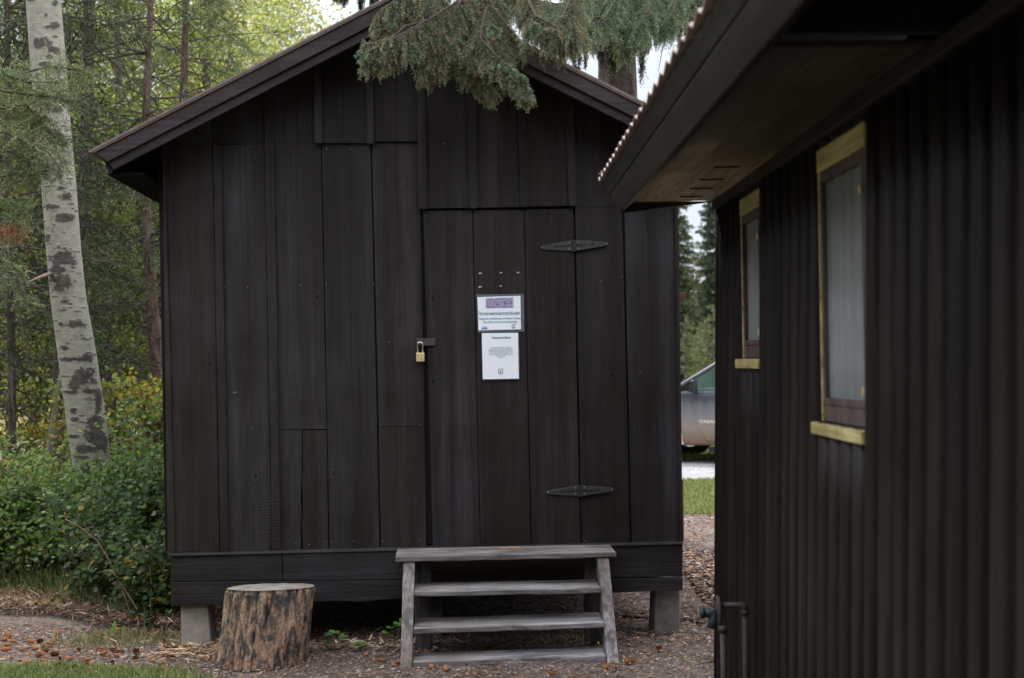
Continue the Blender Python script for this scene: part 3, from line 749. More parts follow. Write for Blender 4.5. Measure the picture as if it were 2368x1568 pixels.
def stringer(tl, tr, br, bl, yt, yb, dep=.14):
    mb = MB(); n = 12
    A = [SS(tl[0] + (bl[0] - tl[0]) * i / n, tl[1] + (bl[1] - tl[1]) * i / n, yt + (yb - yt) * i / n) for i in range(n + 1)]
    Bq = [SS(tr[0] + (br[0] - tr[0]) * i / n, tr[1] + (br[1] - tr[1]) * i / n, yt + (yb - yt) * i / n) for i in range(n + 1)]
    k = n + 1
    vs = A + Bq + [(x, y + dep, z) for x, y, z in A] + [(x, y + dep, z) for x, y, z in Bq]
    fs = []
    for i in range(n):
        fs += [(i, i + 1, k + i + 1, k + i), (2 * k + i, 3 * k + i, 3 * k + i + 1, 2 * k + i + 1), (i, 2 * k + i, 2 * k + i + 1, i + 1), (k + i, k + i + 1, 3 * k + i + 1, 3 * k + i)]
    fs += [(0, k, 3 * k, 2 * k), (n, 2 * k + n, 3 * k + n, k + n)]
    mb.poly(vs, fs, (1.05, 1.02, 1.0)); return bevel(mb.build('stringer', M['greyz'], steps), .005)
stringer((932, 1299.5), (959, 1299), (952, 1546), (925, 1548), -.345, -.66)
stringer((1381.5, 1289.5), (1407.5, 1289), (1431, 1534), (1404.5, 1537), -.345, -.66)
for (x0, x1, ytp, yb_) in ((957, 997, 1300, 1505), (1349.5, 1391, 1292, 1497)):
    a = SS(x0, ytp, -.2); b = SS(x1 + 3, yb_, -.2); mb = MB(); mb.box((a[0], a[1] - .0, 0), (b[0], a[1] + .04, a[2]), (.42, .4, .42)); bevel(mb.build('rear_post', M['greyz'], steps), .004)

# wood splinters left on the top step
for k, pts in enumerate([((1154.5, 1262.6), (1172, 1267.5), (1175, 1268.8)), ((1175, 1268.5), (1190, 1263.5), (1206, 1261.5))]):
    mb = MB(); q = [SH @ Vector((S(*p, -.12 + k * .02)[0], -.12 + k * .02 - .01 * i, .575)) for i, p in enumerate(pts)]
    zt = steps.location.z + SS(1180, 1268, -.12)[2]
    q = [Vector((p.x, p.y, zt + .004)) for p in q]
    mb.tube(q, [.003, .0045, .002], 5); o = mb.build('wood_splinter', M['bits']); tag(o, ['pale orange wood splinter on the top step, the left one of two', 'pale orange wood splinter on the top step, the right one of two'][k], 'wood splinter', 'splinters on the top step')
    o.data.color_attributes['tint'].data.foreach_set('color', [.55, .28, .12, 1] * len(o.data.vertices))

# =================================================================== STUMP
def make_stump():
    base = at(603, 1450, 7.28); base.z = 0
    top = at(627.5, 1356, 7.30)
    H = top.z; lean = (top.x - base.x) / H
    mb = MB(); na, nz = 220, 70; vs = []; cs = []
    R0 = 102 / F * 7.28
    for j in range(nz + 1):
        t = j / nz
        for i in range(na):
            a = 2 * math.pi * i / na
            d = Vector((math.cos(a), math.sin(a), 0))
            plate = mnoise.noise(Vector((d.x * 4.2, d.y * 4.2, t * 1.4 + 3))); fine = mnoise.noise(Vector((d.x * 14, d.y * 14, t * 6)))
            ridge = 1 - abs(mnoise.noise(Vector((d.x * 6.5, d.y * 6.5, t * 1.0 + 9)))) * 2
            r = R0 * (1.0 + .012 * plate) + .011 * plate - .022 * max(0, ridge - .66) / .34 + .004 * fine + (.014 * (1 - t) ** 3)
            if t > .97: r -= .006
            r *= 1 - .01 * t
            vs.append((d.x * r + lean * H * t, d.y * r, H * t - .085 * d.y * r * t + (.004 * fine if t > .9 else 0)))
            g = (1.0 - .6 * max(0, ridge - .6) / .4) * (.82 + .36 * (round(3 * (mnoise.noise(Vector((d.x * 9, d.y * 9, t * 3.2))) + .5)) / 3))
            moss = max(0, -d.x - .6) * 2 * (1 if fine > -.1 else 0)
            cs.append((g * (1 - .45 * moss), g * (1 - .1 * moss), g * (1 - .5 * moss)))
    fs = [(j * na + i, j * na + (i + 1) % na, (j + 1) * na + (i + 1) % na, (j + 1) * na + i) for j in range(nz) for i in range(na)]
    mb.poly(vs, fs, cs)
    st = empty('chopping_stump', base)
    tag(st, 'sawn log stump with cracked orange and grey bark, used as chopping block', 'stump')
    mb.build('bark', M['stump'], st, smooth=True)
    mb = MB(); vs = []; fs = []; rings = 14
    for j in range(rings + 1):
        rr = (R0 - .008) * j / rings
        for i in range(60):
            a = 2 * math.pi * i / 60
            vs.append((math.cos(a) * rr + lean * H, math.sin(a) * rr, H + .001 - .085 * math.sin(a) * rr + .003 * mnoise.noise(Vector((math.cos(a) * rr * 20, math.sin(a) * rr * 20, 0)))))
    for j in range(rings):
        for i in range(60): fs.append((j * 60 + i, j * 60 + (i + 1) % 60, (j + 1) * 60 + (i + 1) % 60, (j + 1) * 60 + i))
    mb.poly(vs, fs); mb.build('cut_top', M['slab'], st, smooth=True)
    return st
make_stump()

# =================================================================== CABIN
XW = 1.07; CYAW = .0165
C0 = Vector((.992, 6.196, 0)); XE = -.024
cabin = tag(empty('dark_cabin', C0, CYAW), 'dark brown half-log cabin wall with yellow trimmed windows, close on the right', 'cabin')
PITCH = .1335; OFF = .051; CR = .032
WN = (-1.92 - 4 * PITCH, -1.92, 1.435, 2.325)      # near window opening y0,y1,z0,z1
WF = (-.985, -.985 + 3 * PITCH, 1.645, 2.33)
LEAN = .022                                          # the wall leans back a little
def lean_x(z): return LEAN * (z - 1.4)
cw = MB()
ncol = 62; FAR = 0.0
def colstrip(y0, y1, z0, z1, t):
    ns = 9; nzz = 6; vs = []; fs = []
    for j in range(nzz + 1):
        z = z0 + (z1 - z0) * j / nzz
        for i in range(ns + 1):
            u = -1 + 2 * i / ns
            x = -CR * math.sqrt(max(0, 1 - abs(u) ** 2.4)) + lean_x(z)
            vs.append((x, y0 + (y1 - y0) * i / ns, z))
    for j in range(nzz):
        for i in range(ns):
            k = j * (ns + 1) + i; fs.append((k, k + 1, k + ns + 2, k + ns + 1))
    # end caps
    b = list(range(ns + 1)); tp = [nzz * (ns + 1) + i for i in range(ns + 1)]
    fs.append(tuple(b[::-1])); fs.append(tuple(tp))
    cw.poly(vs, fs, t)
edges_y = [0.0, -OFF]
while edges_y[-1] > -9.2: edges_y.append(edges_y[-1] - PITCH)
_wy = [WN[0], WN[1], WF[0], WF[1]]
edges_y = [e if (i < 2 or min(abs(e - q) for q in _wy) < .01) else e + random.Random(i).uniform(-.011, .011) for i, e in enumerate(edges_y)]
cr = random.Random(9)
for a, b in zip(edges_y[:-1], edges_y[1:]):
    mid = (a + b) / 2; k = cr.uniform(.7, 1.5); t = (k * 1.04, k, k * .96)
    g = .003
    segs = [(-.02, 2.40)]
    for W in (WN, WF):
        if W[0] < mid < W[1]: segs = [(-.02, W[2]), (W[3], 2.40)]
    for s in segs: colstrip(b + g, a - g, s[0], s[1], t)
cw.build('log_wall', M['cabin'], cabin, smooth=True)
b_ = MB()
# core wall behind the half logs, split round the windows
def core(y0, y1, z0, z1):
    b_.hexa([(lean_x(z0) + .012, y0, z0), (.12, y0, z0), (.12, y1, z0), (lean_x(z0) + .012, y1, z0), (lean_x(z1) + .012, y0, z1), (.12, y0, z1), (.12, y1, z1), (lean_x(z1) + .012, y1, z1)], (.3, .3, .3))
core(-9.2, WN[0], -.02, 2.5); core(WN[1], WF[0], -.02, 2.5); core(WF[1], .0, -.02, 2.5)
for W in (WN, WF): core(W[0], W[1], -.02, W[2]); core(W[0], W[1], W[3], 2.5)
b_.box((.121, -.12, -.02), (5.0, -.0, 2.5), (.9, .9, .9)); b_.box((4.9, -9.2, -.02), (5.0, -.121, 2.5)); b_.box((.121, -9.2, -.02), (4.89, -9.1, 2.5))
b_.prism([(.13, 2.501), (4.9, 2.501), (2.5, 3.7)], -.12, -.0)
b_.prism([(.13, 2.501), (4.9, 2.501), (2.5, 3.7)], -9.2, -9.1)
b_.build('cabin_walls', M['cabin'], cabin)
def window(W, glass_z0, far):
    w = empty('window', (0, 0, 0), 0, cabin)
    y0, y1, z0, z1 = W
    zc = (z0 + z1) / 2; lx = lean_x(zc)
    def bx(nm, lo, hi, mat, t=(1, 1, 1), bv=.003):
        mb = MB(); mb.box(lo, hi, t); return bevel(mb.build(nm, M[mat], w), bv)
    hd = .072
    bx('header', (lx - .020, y0, z1 - hd), (lx + .09, y1, z1 - .001), 'yellow')
    bx('casing', (lx - .017, y1 - .016, z0 + .001), (lx + .09, y1 - .001, z1 - hd - .001), 'yellow', bv=.001)
    bx('jamb', (lx - .012, y0 + .001, z0 + .001), (lx + .09, y0 + .022, z1 - hd - .001), 'brownpaint')
    # sash
    s0, s1 = y0 + .023, y1 - .017
    bx('sash', (lx - .012, s0, z1 - hd - .035), (lx + .02, s1, z1 - hd - .002), 'brownpaint')
    bx('sash', (lx - .012, s0, glass_z0 - .022), (lx + .022, s1, glass_z0), 'brownpaint')
    bx('lower_panel', (lx - .008, s0, z0 + .001), (lx + .02, s1, glass_z0 - .023), 'brownpaint', (1.1, 1.1, 1.1))
    bx('sash', (lx - .012, s1 - .008, glass_z0 + .001), (lx + .006, s1, z1 - hd - .036), 'brownpaint')
    bx('sash', (lx - .012, s0, glass_z0 + .001), (lx + .006, s0 + .035, z1 - hd - .036), 'brownpaint')
    bx('pane', (lx - .0095, s0 + .036, glass_z0 + .001), (lx - .0065, s1 - .009, z1 - hd - .036), 'glass', bv=.0005)
    mb = MB(); n = 60; vs = []; fs = []
    for i in range(n + 1):
        y = s0 + .02 + (s1 - s0 - .03) * i / n
        x = lx + .012 + .006 * math.sin(i * .9) + .004 * math.sin(i * .37 + 1)
        vs += [(x, y, glass_z0 - .05), (x, y, z1 - hd + .02)]
    for i in range(n): fs.append((2 * i, 2 * i + 1, 2 * i + 3, 2 * i + 2))
    mb.poly(vs, fs); mb.build('curtain', M['curtain'], w, smooth=True)
    # sill
    mb = MB(); sy0, sy1 = (y0 - .03, y1 - .0) if not far else (y0 - .06, y1 + .0)
    lz = lean_x(z0)
    mb.box((lz - .040, sy0, z0 - .042), (lz + .02, sy1 + .02, z0 - .002)); bevel(mb.build('sill', M['yellow'], w), .004)
    for zz in (glass_z0 + .03, z1 - hd - .12):
        mb = MB(); mb.box((lx - .022, s0 + .012, zz - .012), (lx - .0125, s0 + .03, zz + .012)); bevel(mb.build('latch', M['brass'], w), .002)
window(WN, 1.513, False); window(WF, 1.722, True)
# frieze board, soffit, fascia, roof
def along(name, poly, y0, y1, mat, t=(1, 1, 1), bv=.004):
    mb = MB(); poly = [(x + (XE if x < -.1 else 0), z) for x, z in poly]
    mb.prism(poly, y0, y1, 1, t); o = mb.build(name, M[mat], cabin); 
    if bv: bevel(o, bv)
    return o
along('frieze_board', [(-.040 + .012, 2.352), (.01, 2.352), (.01, 2.399), (-.040 + .016, 2.399)], -9.2, .012, 'cabiny', (.7, .7, .72))
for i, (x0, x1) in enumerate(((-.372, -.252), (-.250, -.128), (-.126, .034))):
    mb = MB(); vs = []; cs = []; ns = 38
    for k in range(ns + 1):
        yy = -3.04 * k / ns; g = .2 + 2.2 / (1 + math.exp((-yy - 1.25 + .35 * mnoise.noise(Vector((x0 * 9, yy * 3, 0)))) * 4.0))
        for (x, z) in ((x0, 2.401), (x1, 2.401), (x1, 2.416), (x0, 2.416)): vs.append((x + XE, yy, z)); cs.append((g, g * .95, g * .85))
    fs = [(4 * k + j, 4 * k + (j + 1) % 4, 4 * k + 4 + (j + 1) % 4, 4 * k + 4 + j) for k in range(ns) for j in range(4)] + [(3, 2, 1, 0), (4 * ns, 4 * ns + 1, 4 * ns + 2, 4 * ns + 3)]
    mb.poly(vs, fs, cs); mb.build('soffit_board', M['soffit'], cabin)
along('fascia_board', [(-.372, 2.400), (-.440, 2.349), (-.492, 2.430), (-.424, 2.47)], -9.2, .01, 'cabiny', (1.15, 1.1, 1.05), .006)
along('fascia_board', [(-.4925, 2.434), (-.424, 2.472), (-.46, 2.53), (-.523, 2.487)], -9.2, .012, 'cabiny', (.75, .78, .62), .004)
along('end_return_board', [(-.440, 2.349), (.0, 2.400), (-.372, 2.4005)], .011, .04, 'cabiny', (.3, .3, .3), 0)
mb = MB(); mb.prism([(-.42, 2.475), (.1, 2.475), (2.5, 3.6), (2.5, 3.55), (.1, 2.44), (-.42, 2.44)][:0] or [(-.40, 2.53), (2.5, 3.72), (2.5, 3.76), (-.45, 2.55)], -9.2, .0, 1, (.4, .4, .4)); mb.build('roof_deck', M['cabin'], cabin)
rf = MB(); y = .02; vs = []; fs = []; n = int(9.2 / .0175)
SLP = .41
for i in range(n + 1):
    yy = .015 - i * .0175; h = .011 * math.sin(2 * math.pi * i * .0175 / .14) + .006 * mnoise.noise(Vector((yy * 3.5, 0, 0)))
    vs += [(-.542 + XE, yy, 2.503 + h), (2.5, yy, 2.503 + SLP * 3.04 + h), (5.5, yy, 2.503 + h)]
for i in range(n): fs += [(3 * i, 3 * i + 3, 3 * i + 4, 3 * i + 1), (3 * i + 1, 3 * i + 4, 3 * i + 5, 3 * i + 2)]
rf.poly(vs, fs); o = rf.build('corrugated_roof', M['corr'], cabin); sm = o.modifiers.new('thick', 'SOLIDIFY'); sm.thickness = .006; sm.offset = 0
for i in range(7):
    yy = -3.12 - i * .9
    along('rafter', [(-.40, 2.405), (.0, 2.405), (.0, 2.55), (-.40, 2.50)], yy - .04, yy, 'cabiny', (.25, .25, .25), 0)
for Z in (6.02, 5.74, 5.46, 5.11):
    yy = Z - 6.196
    v_ = MB(); v_.box((-.20, yy - .012, 2.3985), (-.105, yy + .012, 2.4005)); v_.box((-.205, yy - .016, 2.3965), (-.10, yy - .012, 2.4005)); v_.build('soffit_vent', M['black'], cabin)
# twig caught on the roof edge
mb = MB(); a = at(1384, 403, 6.15); b2 = at(1409, 394, 6.1); c2 = at(1420, 396, 6.05)
mb.tube([a, (a + b2) / 2 + Vector((0, 0, .004)), b2, c2], [.0015, .003, .003, .002], 5, (2.6, 2.4, 2.4)); mb.tube([b2, at(1388, 396, 6.12)], [.002, .001], 4, (2.6, 2.4, 2.4))
tag(mb.build('dry_twig', M['twig']), 'pale dry twig caught on the far corner of the corrugated roof', 'twig')

# standpipe with valve
def pipe_thing():
    Zp = 5.2
    base = at(1721, 1400, Zp); base.z = 0
    t = tag(empty('water_standpipe', base), 'old water standpipe with green brass valve and round handwheel at the cabin corner', 'standpipe')
    def L(px, py, Z): return at(px, py, Z) - base
    zt = L(1721, 1399, Zp).z
    mb = MB(); mb.tube([(0, 0, 0), (0, 0, zt - .02)], .0125, 12); mb.tube([(0, 0, zt - .04), (0, 0, zt - .018)], .017, 12); mb.build('riser_pipe', M['rust'], t, smooth=True)
    e = L(1668, 1401, Zp)
    mb = MB(); mb.tube([(0, 0, zt - .02), (-.003, 0, zt - .006), (-.014, 0, zt), (-.03, 0, zt), (e.x, 0, zt)], [.0165, .0165, .0155, .0125, .0125], 12); mb.build('elbow_pipe', M['rust'], t, smooth=True)
    h = L(1660, 1417, Zp)
    mb = MB(); R_ = .062
    pts = [(h.x + .0, R_ * math.cos(a) * .75, h.z + R_ * math.sin(a)) for a in np.linspace(0, 2 * math.pi, 25)]
    mb.tube(pts, .0095, 8, cap=False)
    for a in (0, math.pi / 2, math.pi, 1.5 * math.pi): mb.tube([(h.x, 0, h.z), (h.x, R_ * math.cos(a) * .75, h.z + R_ * math.sin(a))], .006, 6)
    mb.tube([(h.x - .006, 0, h.z), (h.x + .008, 0, h.z)], .045, 20)
    mb.build('handwheel', M['rust'], t, smooth=True)
    mb = MB(); q = L(1618, 1418, Zp); q2 = L(1650, 1418, Zp)
    mb.tube([(q.x, 0, q.z), (q.x + .018, 0, q.z)], .021, 14, (.3, .3, .3)); mb.tube([(q.x + .018, 0, q.z), (q.x + .02, 0, q.z), (h.x, 0, q.z)], [.012, .018, .016], 12)
    mb.tube([(h.x - .02, 0, q.z + .005), (h.x - .022, 0, q.z - .035), (h.x - .026, 0, q.z - .06)], [.017, .018, .024], 12)
    mb.build('valve_body', M['verdigris'], t, smooth=True)
    p2 = L(1671, 1455, Zp - .05)
    mb = MB(); mb.tube([(p2.x, p2.y, 0), (p2.x, p2.y, p2.z)], .0125, 12); mb.tube([(p2.x, p2.y, p2.z - .01), (p2.x, p2.y, p2.z + .014)], .018, 12); mb.build('drain_pipe', M['rust'], t, smooth=True)
pipe_thing()

# =================================================================== GROUND
def sheet_obj(name, pts, z, mat, kind='structure', wob=0.0):
    mb = MB(); q = [(x, y, z) for x, y in pts]
    mb.poly(q, [tuple(range(len(q)))]); o = mb.build(name, M[mat]); tag(o, kind=kind); return o
# base: large sheet with gentle relief near the camera
g = MB(); xs = np.concatenate([[-600, -100, -30, -12], np.arange(-8, 8.01, .25), [12, 30, 100, 600]]); ys = np.concatenate([[-60, -10, 0, 3], np.arange(5, 13.01, .25), [16, 25, 60, 200, 900]])
vs = []; 
for y in ys:
    for x in xs:
        inn = (-8 < x < 8 and 5 < y < 13)
        vs.append((x, y, (.012 * mnoise.noise(Vector((x * 1.1, y * 1.1, 0))) + .006 * mnoise.noise(Vector((x * 4, y * 4, 2))) - .004) if inn else -.004))
nx = len(xs)
g.poly(vs, [(j * nx + i, j * nx + i + 1, (j + 1) * nx + i + 1, (j + 1) * nx + i) for j in range(len(ys) - 1) for i in range(nx - 1)])
tag(g.build('ground', M['dirt'], smooth=True), kind='structure')
def ragged(pts, seed, amp, step=.15):
    out = []
    for i in range(len(pts)):
        a = Vector(pts[i]); b = Vector(pts[(i + 1) % len(pts)]); L = (b - a).length; n = min(120, max(1, int(L / step)))
        nrm = Vector((-(b - a).y, (b - a).x)).normalized()
        for k in range(n):
            p = a + (b - a) * (k / n)
            out.append(tuple(p + nrm * amp * mnoise.noise(Vector((p.x * 2.5, p.y * 2.5, seed)))))
    return out
sheet_obj('forest_floor', ragged([(-2.25, 8.15), (-2.6, 8.6), (-4.2, 9.35), (-9, 9.8), (-9, 34), (-2.2, 34), (-2.2, 8.9)], 1, .25), .014, 'duff')
sheet_obj('bark_litter_ground', ragged([(1.3, 7.9), (1.9, 7.45), (2.6, 7.7), (2.9, 10.8), (1.6, 11.2), (1.5, 8.6), (.5, 8.4)], 3, .15), .013, 'duff')
sheet_obj('lawn_front', ragged([(-6, 2), (-1.2, 2), (-1.35, 6.7), (-1.9, 7.05), (-2.5, 7.25), (-3.2, 7.42), (-6, 7.8)], 2, .12), .016, 'lawn')
sheet_obj('lawn_middle', ragged([(-1.5, 13.8), (9, 13.5), (12, 17.6), (-1.5, 17.6)], 4, .25), .004, 'lawn')
sheet_obj('gravel_road', ragged([(-6, 17.55), (30, 17.5), (30, 20.8), (-6, 20.9)], 5, .25, .3), .009, 'gravel')
sheet_obj('lawn_far', ragged([(-6, 20.85), (40, 20.75), (40, 33), (-6, 33)], 6, .3, .5), .004, 'lawn')
sheet_obj('dry_meadow', [(-120, 34.2), (120, 33.2), (160, 190), (-160, 190)], .004, 'meadow')
# hills
hb = MB(); n = 60; vs = []
for i in range(n + 1):
    x = -1500 + 3000 * i / n; h = 95 + 40 * mnoise.noise(Vector((i * .13, 1, 0))) + 15 * mnoise.noise(Vector((i * .5, 4, 0)))
    vs += [(x, 1500, -5), (x, 1750, h)]
hb.poly(vs, [(2 * i, 2 * i + 2, 2 * i + 3, 2 * i + 1) for i in range(n)]); tag(hb.build('hills', M['hill'], smooth=True), kind='structure')

# ------------------------------------------------------------------ scatter stuff
def rnd(n, a, b): return RNG.uniform(a, b, n)
def noise2(x, y, s, seed):
    return np.array([mnoise.noise(Vector((a * s, b * s, seed))) for a, b in zip(x, y)])
def pick(cols, n):
    cols = np.array(cols); idx = RNG.integers(0, len(cols), n); return cols[idx] * RNG.uniform(.7, 1.3, (n, 1))
def pebbles(name, n, x0, x1, y0, y1, smin, smax, cols, label):
    x = rnd(n, x0, x1); y = rnd(n, y0, y1)
    P = np.stack([x, y, np.zeros(n) + .005], 1); r = rnd(n, smin, smax) * .5
    C = pick(cols, n); mb = MB()
    A = unit(RNG.normal(size=(n, 3)) * [1, 1, .2]); A[:, 2] = 0; A = unit(A); Bv = np.stack([-A[:, 1], A[:, 0], np.zeros(n)], 1); Z = np.tile([0, 0, 1.0], (n, 1))
    k1 = rnd(n, .6, 1)[:, None] * r[:, None]; rr = r[:, None]; kz = rnd(n, .4, .8)[:, None] * r[:, None]
    a, b_, c, d, e = P + A * rr, P + Bv * k1, P - A * rr, P - Bv * k1, P + Z * kz
    for (p, q) in ((a, b_), (b_, c), (c, d), (d, a)):
        mb.cloud(np.stack([p, q, (q + e) * .5 + (q - P) * .12, e, (p + e) * .5 + (p - P) * .12], 1), 5, C)
    o = mb.build(name, M['bits']); tag(o, label, 'gravel', kind='stuff'); return o
pebbles('loose_gravel', 6000, -3.3, 2.3, 6.5, 8.3, .006, .018, [(.17, .155, .15), (.22, .205, .20), (.13, .10, .09), (.21, .155, .13), (.30, .29, .295)], 'small grey and brown stones loose on the dirt')
def slivers(name, n, xf, yf, L0, L1, W, cols, label, z=.012, tilt=.25, cat='litter', mask=None, zr=.01):
    x = xf(n); y = yf(n)
    if mask is not None:
        k = mask(x, y); x = x[k]; y = y[k]; n = len(x)
    a = rnd(n, 0, 2 * math.pi); D = np.stack([np.cos(a), np.sin(a), rnd(n, -tilt, tilt)], 1); D = unit(D)
    Sd = unit(np.stack([-np.sin(a), np.cos(a), rnd(n, -.6, .6)], 1))
    P = np.stack([x, y, z + rnd(n, 0, zr)], 1); mb = MB()
    mb.cloud(leafs(P, D, Sd, rnd(n, L0, L1), rnd(n, W * .5, W * 1.4), 6), 6, pick(cols, n))
    o = mb.build(name, M['bits']); tag(o, label, cat, kind='stuff'); return o
LC = [(.20, .10, .055), (.12, .065, .04), (.32, .20, .12), (.08, .05, .04), (.36, .29, .24), (.10, .075, .065), (.26, .12, .05), (.06, .04, .035)]
U = lambda a, b: (lambda n: rnd(n, a, b))
slivers('bark_litter', 60000, U(1.3, 3.0), U(7.35, 11.0), .015, .055, .018, LC, 'brown bark chips and needle litter beside the shed', zr=.015, mask=lambda x, y: (y > 7.5 + .3 * noise2(x, y, 1.5, 5)) & ((y < 9.8) | (RNG.random(len(x)) < .35)))
slivers('front_litter', 16000, U(-3.4, 2.0), U(6.7, 8.4), .01, .04, .009, LC, 'scattered brown needles and bits on the dirt', z=.007)
slivers('shed_litter', 9000, U(-2.1, 1.9), U(7.5, 9.5), .015, .06, .012, LC, 'brown litter and splinters under the shed edge', z=.004, zr=.02)
slivers('hedge_litter', 30000, U(-5, -1.95), U(7.95, 9.6), .02, .09, .009, LC + [(.14, .08, .05), (.17, .10, .065)], 'dead stems and brown litter along the foot of the bushes', z=.012, zr=.05, tilt=.5, mask=lambda x, y: (y > 8.05 + np.maximum(0, -x - 2.1) * .55 + .15 * noise2(x, y, 2.5, 1)))
slivers('path_litter', 5000, U(1.2, 5), U(10.5, 13.8), .02, .05, .02, LC, 'thin brown litter on the dirt before the lawn', z=.003)
# wood splinters left of stump
slivers('splinter_litter', 420, lambda n: -1.78 + RNG.normal(0, .17, n), lambda n: 7.5 + RNG.normal(0, .12, n), .03, .14, .006, [(.45, .30, .18), (.38, .24, .14), (.5, .36, .24)], 'pale split wood splinters heaped between pier and stump', z=.012, zr=.03)
slivers('splinter_litter', 160, lambda n: -.75 + RNG.normal(0, .22, n), lambda n: 7.55 + RNG.normal(0, .06, n), .03, .12, .010, [(.45, .32, .22), (.38, .26, .18), (.6, .52, .45)], 'pale splinters on the ground right of the stump', z=.012, zr=.02)

def blades(name, n, xf, yf, h0, h1, wd, cols, label, mask=None, z=.0, lean=.5, cat='grass', hfun=None):
    x = xf(n); y = yf(n)
    if mask is not None:
        k = mask(x, y); x = x[k]; y = y[k]; n = len(x)
    D = unit(np.stack([RNG.normal(0, lean, n), RNG.normal(0, lean, n), np.ones(n)], 1))
    h = rnd(n, h0, h1)
    if hfun is not None: h = h * hfun(x, y)
    Sd = unit(np.stack([rnd(n, -1, 1), rnd(n, -.5, .5), np.zeros(n)], 1))
    P = np.stack([x, y, np.full(n, z)], 1)
    Dm = unit(D + RNG.normal(0, .35, (n, 3)) * [1, 1, .2]); Md = P + D * (h * .55)[:, None]
    Tp = Md + Dm * (h * .45)[:, None]; wv = (wd * rnd(n, .6, 1.3))[:, None]
    C = pick(cols, n); mb = MB()
    mb.cloud(np.stack([P - Sd * wv * .5, P + Sd * wv * .5, Md + Sd * wv * .38, Tp, Md - Sd * wv * .38], 1), 5, C)
    o = mb.build(name, M['blade']); tag(o, label, cat, kind='stuff'); return o
GC = [(.075, .115, .03), (.10, .15, .04), (.14, .18, .06), (.06, .09, .025), (.20, .21, .10), (.28, .26, .14)]
def lawnedge(x, y): return y < 7.03 + .13 * np.maximum(0, -x - 1.6) + np.minimum(0, (-x - 1.85)) * .8 + .07 * noise2(x, y, 2.2, 8) + RNG.normal(0, .04, len(x))
blades('front_grass', 42000, U(-4.2, -1.0), U(5.6, 7.6), .02, .05, .004, GC, 'short green lawn grass in the lower left corner', lawnedge, .012, .55)
blades('middle_grass', 26000, U(.8, 5), U(13.6, 17.6), .04, .07, .008, [tuple(c * 1.15 for c in q) for q in GC], 'short lawn grass between the dirt and the gravel road', lean=.6)
blades('verge_grass', 16000, U(1.0, 6), U(20.7, 26), .05, .13, .012, [tuple(c * 1.2 for c in q) for q in GC], 'lawn grass around the parked truck', lean=.5)
blades('tuft_grass', 900, lambda n: -2.35 + RNG.normal(0, .25, n), lambda n: 7.85 + RNG.normal(0, .12, n), .02, .09, .004, GC + [(.32, .27, .15)], 'sparse green tufts growing on the dirt at the bushes foot', z=.005, lean=.5)
blades('tuft_grass', 500, U(.9, 1.6), lambda n: 7.1 + RNG.normal(0, .05, n), .01, .03, .003, GC, 'tiny green weeds on the dirt right of the steps', z=.003)
blades('dry_grass', 2200, U(-4.6, -2.0), lambda n: 8.3 + rnd(n, 0, 1.0), .05, .20, .004, [(.34, .26, .14), (.26, .19, .10), (.42, .34, .20), (.13, .17, .06)], 'dry tan grass stems in front of the bushes', mask=lambda x, y: (y > 8.2 + np.maximum(0, -x - 2.1) * .5) & (y < 8.75 + np.maximum(0, -x - 2.1) * .5), z=.005, lean=.6)
blades('forest_grass', 4500, U(-5.2, -2.4), U(9.0, 10.2), .12, .32, .006, [(.07, .12, .03), (.10, .16, .05), (.20, .20, .09)], 'fine green grass under the bushes at the left', z=.005, lean=.35, mask=lambda x, y: (y > 8.75 + np.maximum(0, -x - 2.3) * .5))
blades('meadow_grass', 16000, U(-14, 16), U(33.5, 60), .2, .5, .03, [(.5, .42, .2), (.42, .36, .17), (.34, .34, .14)], 'tall dry yellow meadow grass behind the truck', lean=.3)

# pine cones as individual things
def cone_mesh(seed):
    r = np.random.default_rng(seed); mb = MB(); L = .058; R = .0135
    n = 78; i = np.arange(n); t = (i + .5) / n; a = i * 2.39996
    prof = R * np.sin(np.clip(t * 1.02 + .06, 0, 1) * math.pi) ** .55
    rad = np.stack([np.zeros(n), np.cos(a), np.sin(a)], 1); axd = np.tile([1.0, 0, 0], (n, 1))
    P = np.stack([t * L, prof * .62 * np.cos(a), prof * .62 * np.sin(a)], 1)
    D = unit(axd * .75 + rad * .55); Sd = unit(np.cross(axd, rad))
    c = np.array([(.33, .135, .05)]) * r.uniform(.65, 1.25, (n, 1)) * [1, 1, 1]
    mb.cloud(leafs(P, D, Sd, np.full(n, .0135), np.full(n, .0135), 6), 6, c)
    V, k, CC, mi = mb.big[0]; mb.big[0] = (V - np.array([L / 2, 0, -R * .75], np.float32), k, CC, mi)
    core = MB
    mb.tube([(-L * .48, 0, R * .75), (-L * .25, 0, R * .75), (L * .2, 0, R * .75), (L * .46, 0, R * .75)], [.003, R * .72, R * .62, .003], 10, (.14, .055, .025))
    return mb
CM = []
for k in range(5):
    o = cone_mesh(k).build('pine_cone', M['bits']); CM.append(o)
cone_pos = []
cr = random.Random(21)
def addcones(n, fx, fy, ok=lambda x, y: True):
    c = 0
    while c < n:
        x, y = fx(), fy()
        if ok(x, y): cone_pos.append((x, y)); c += 1
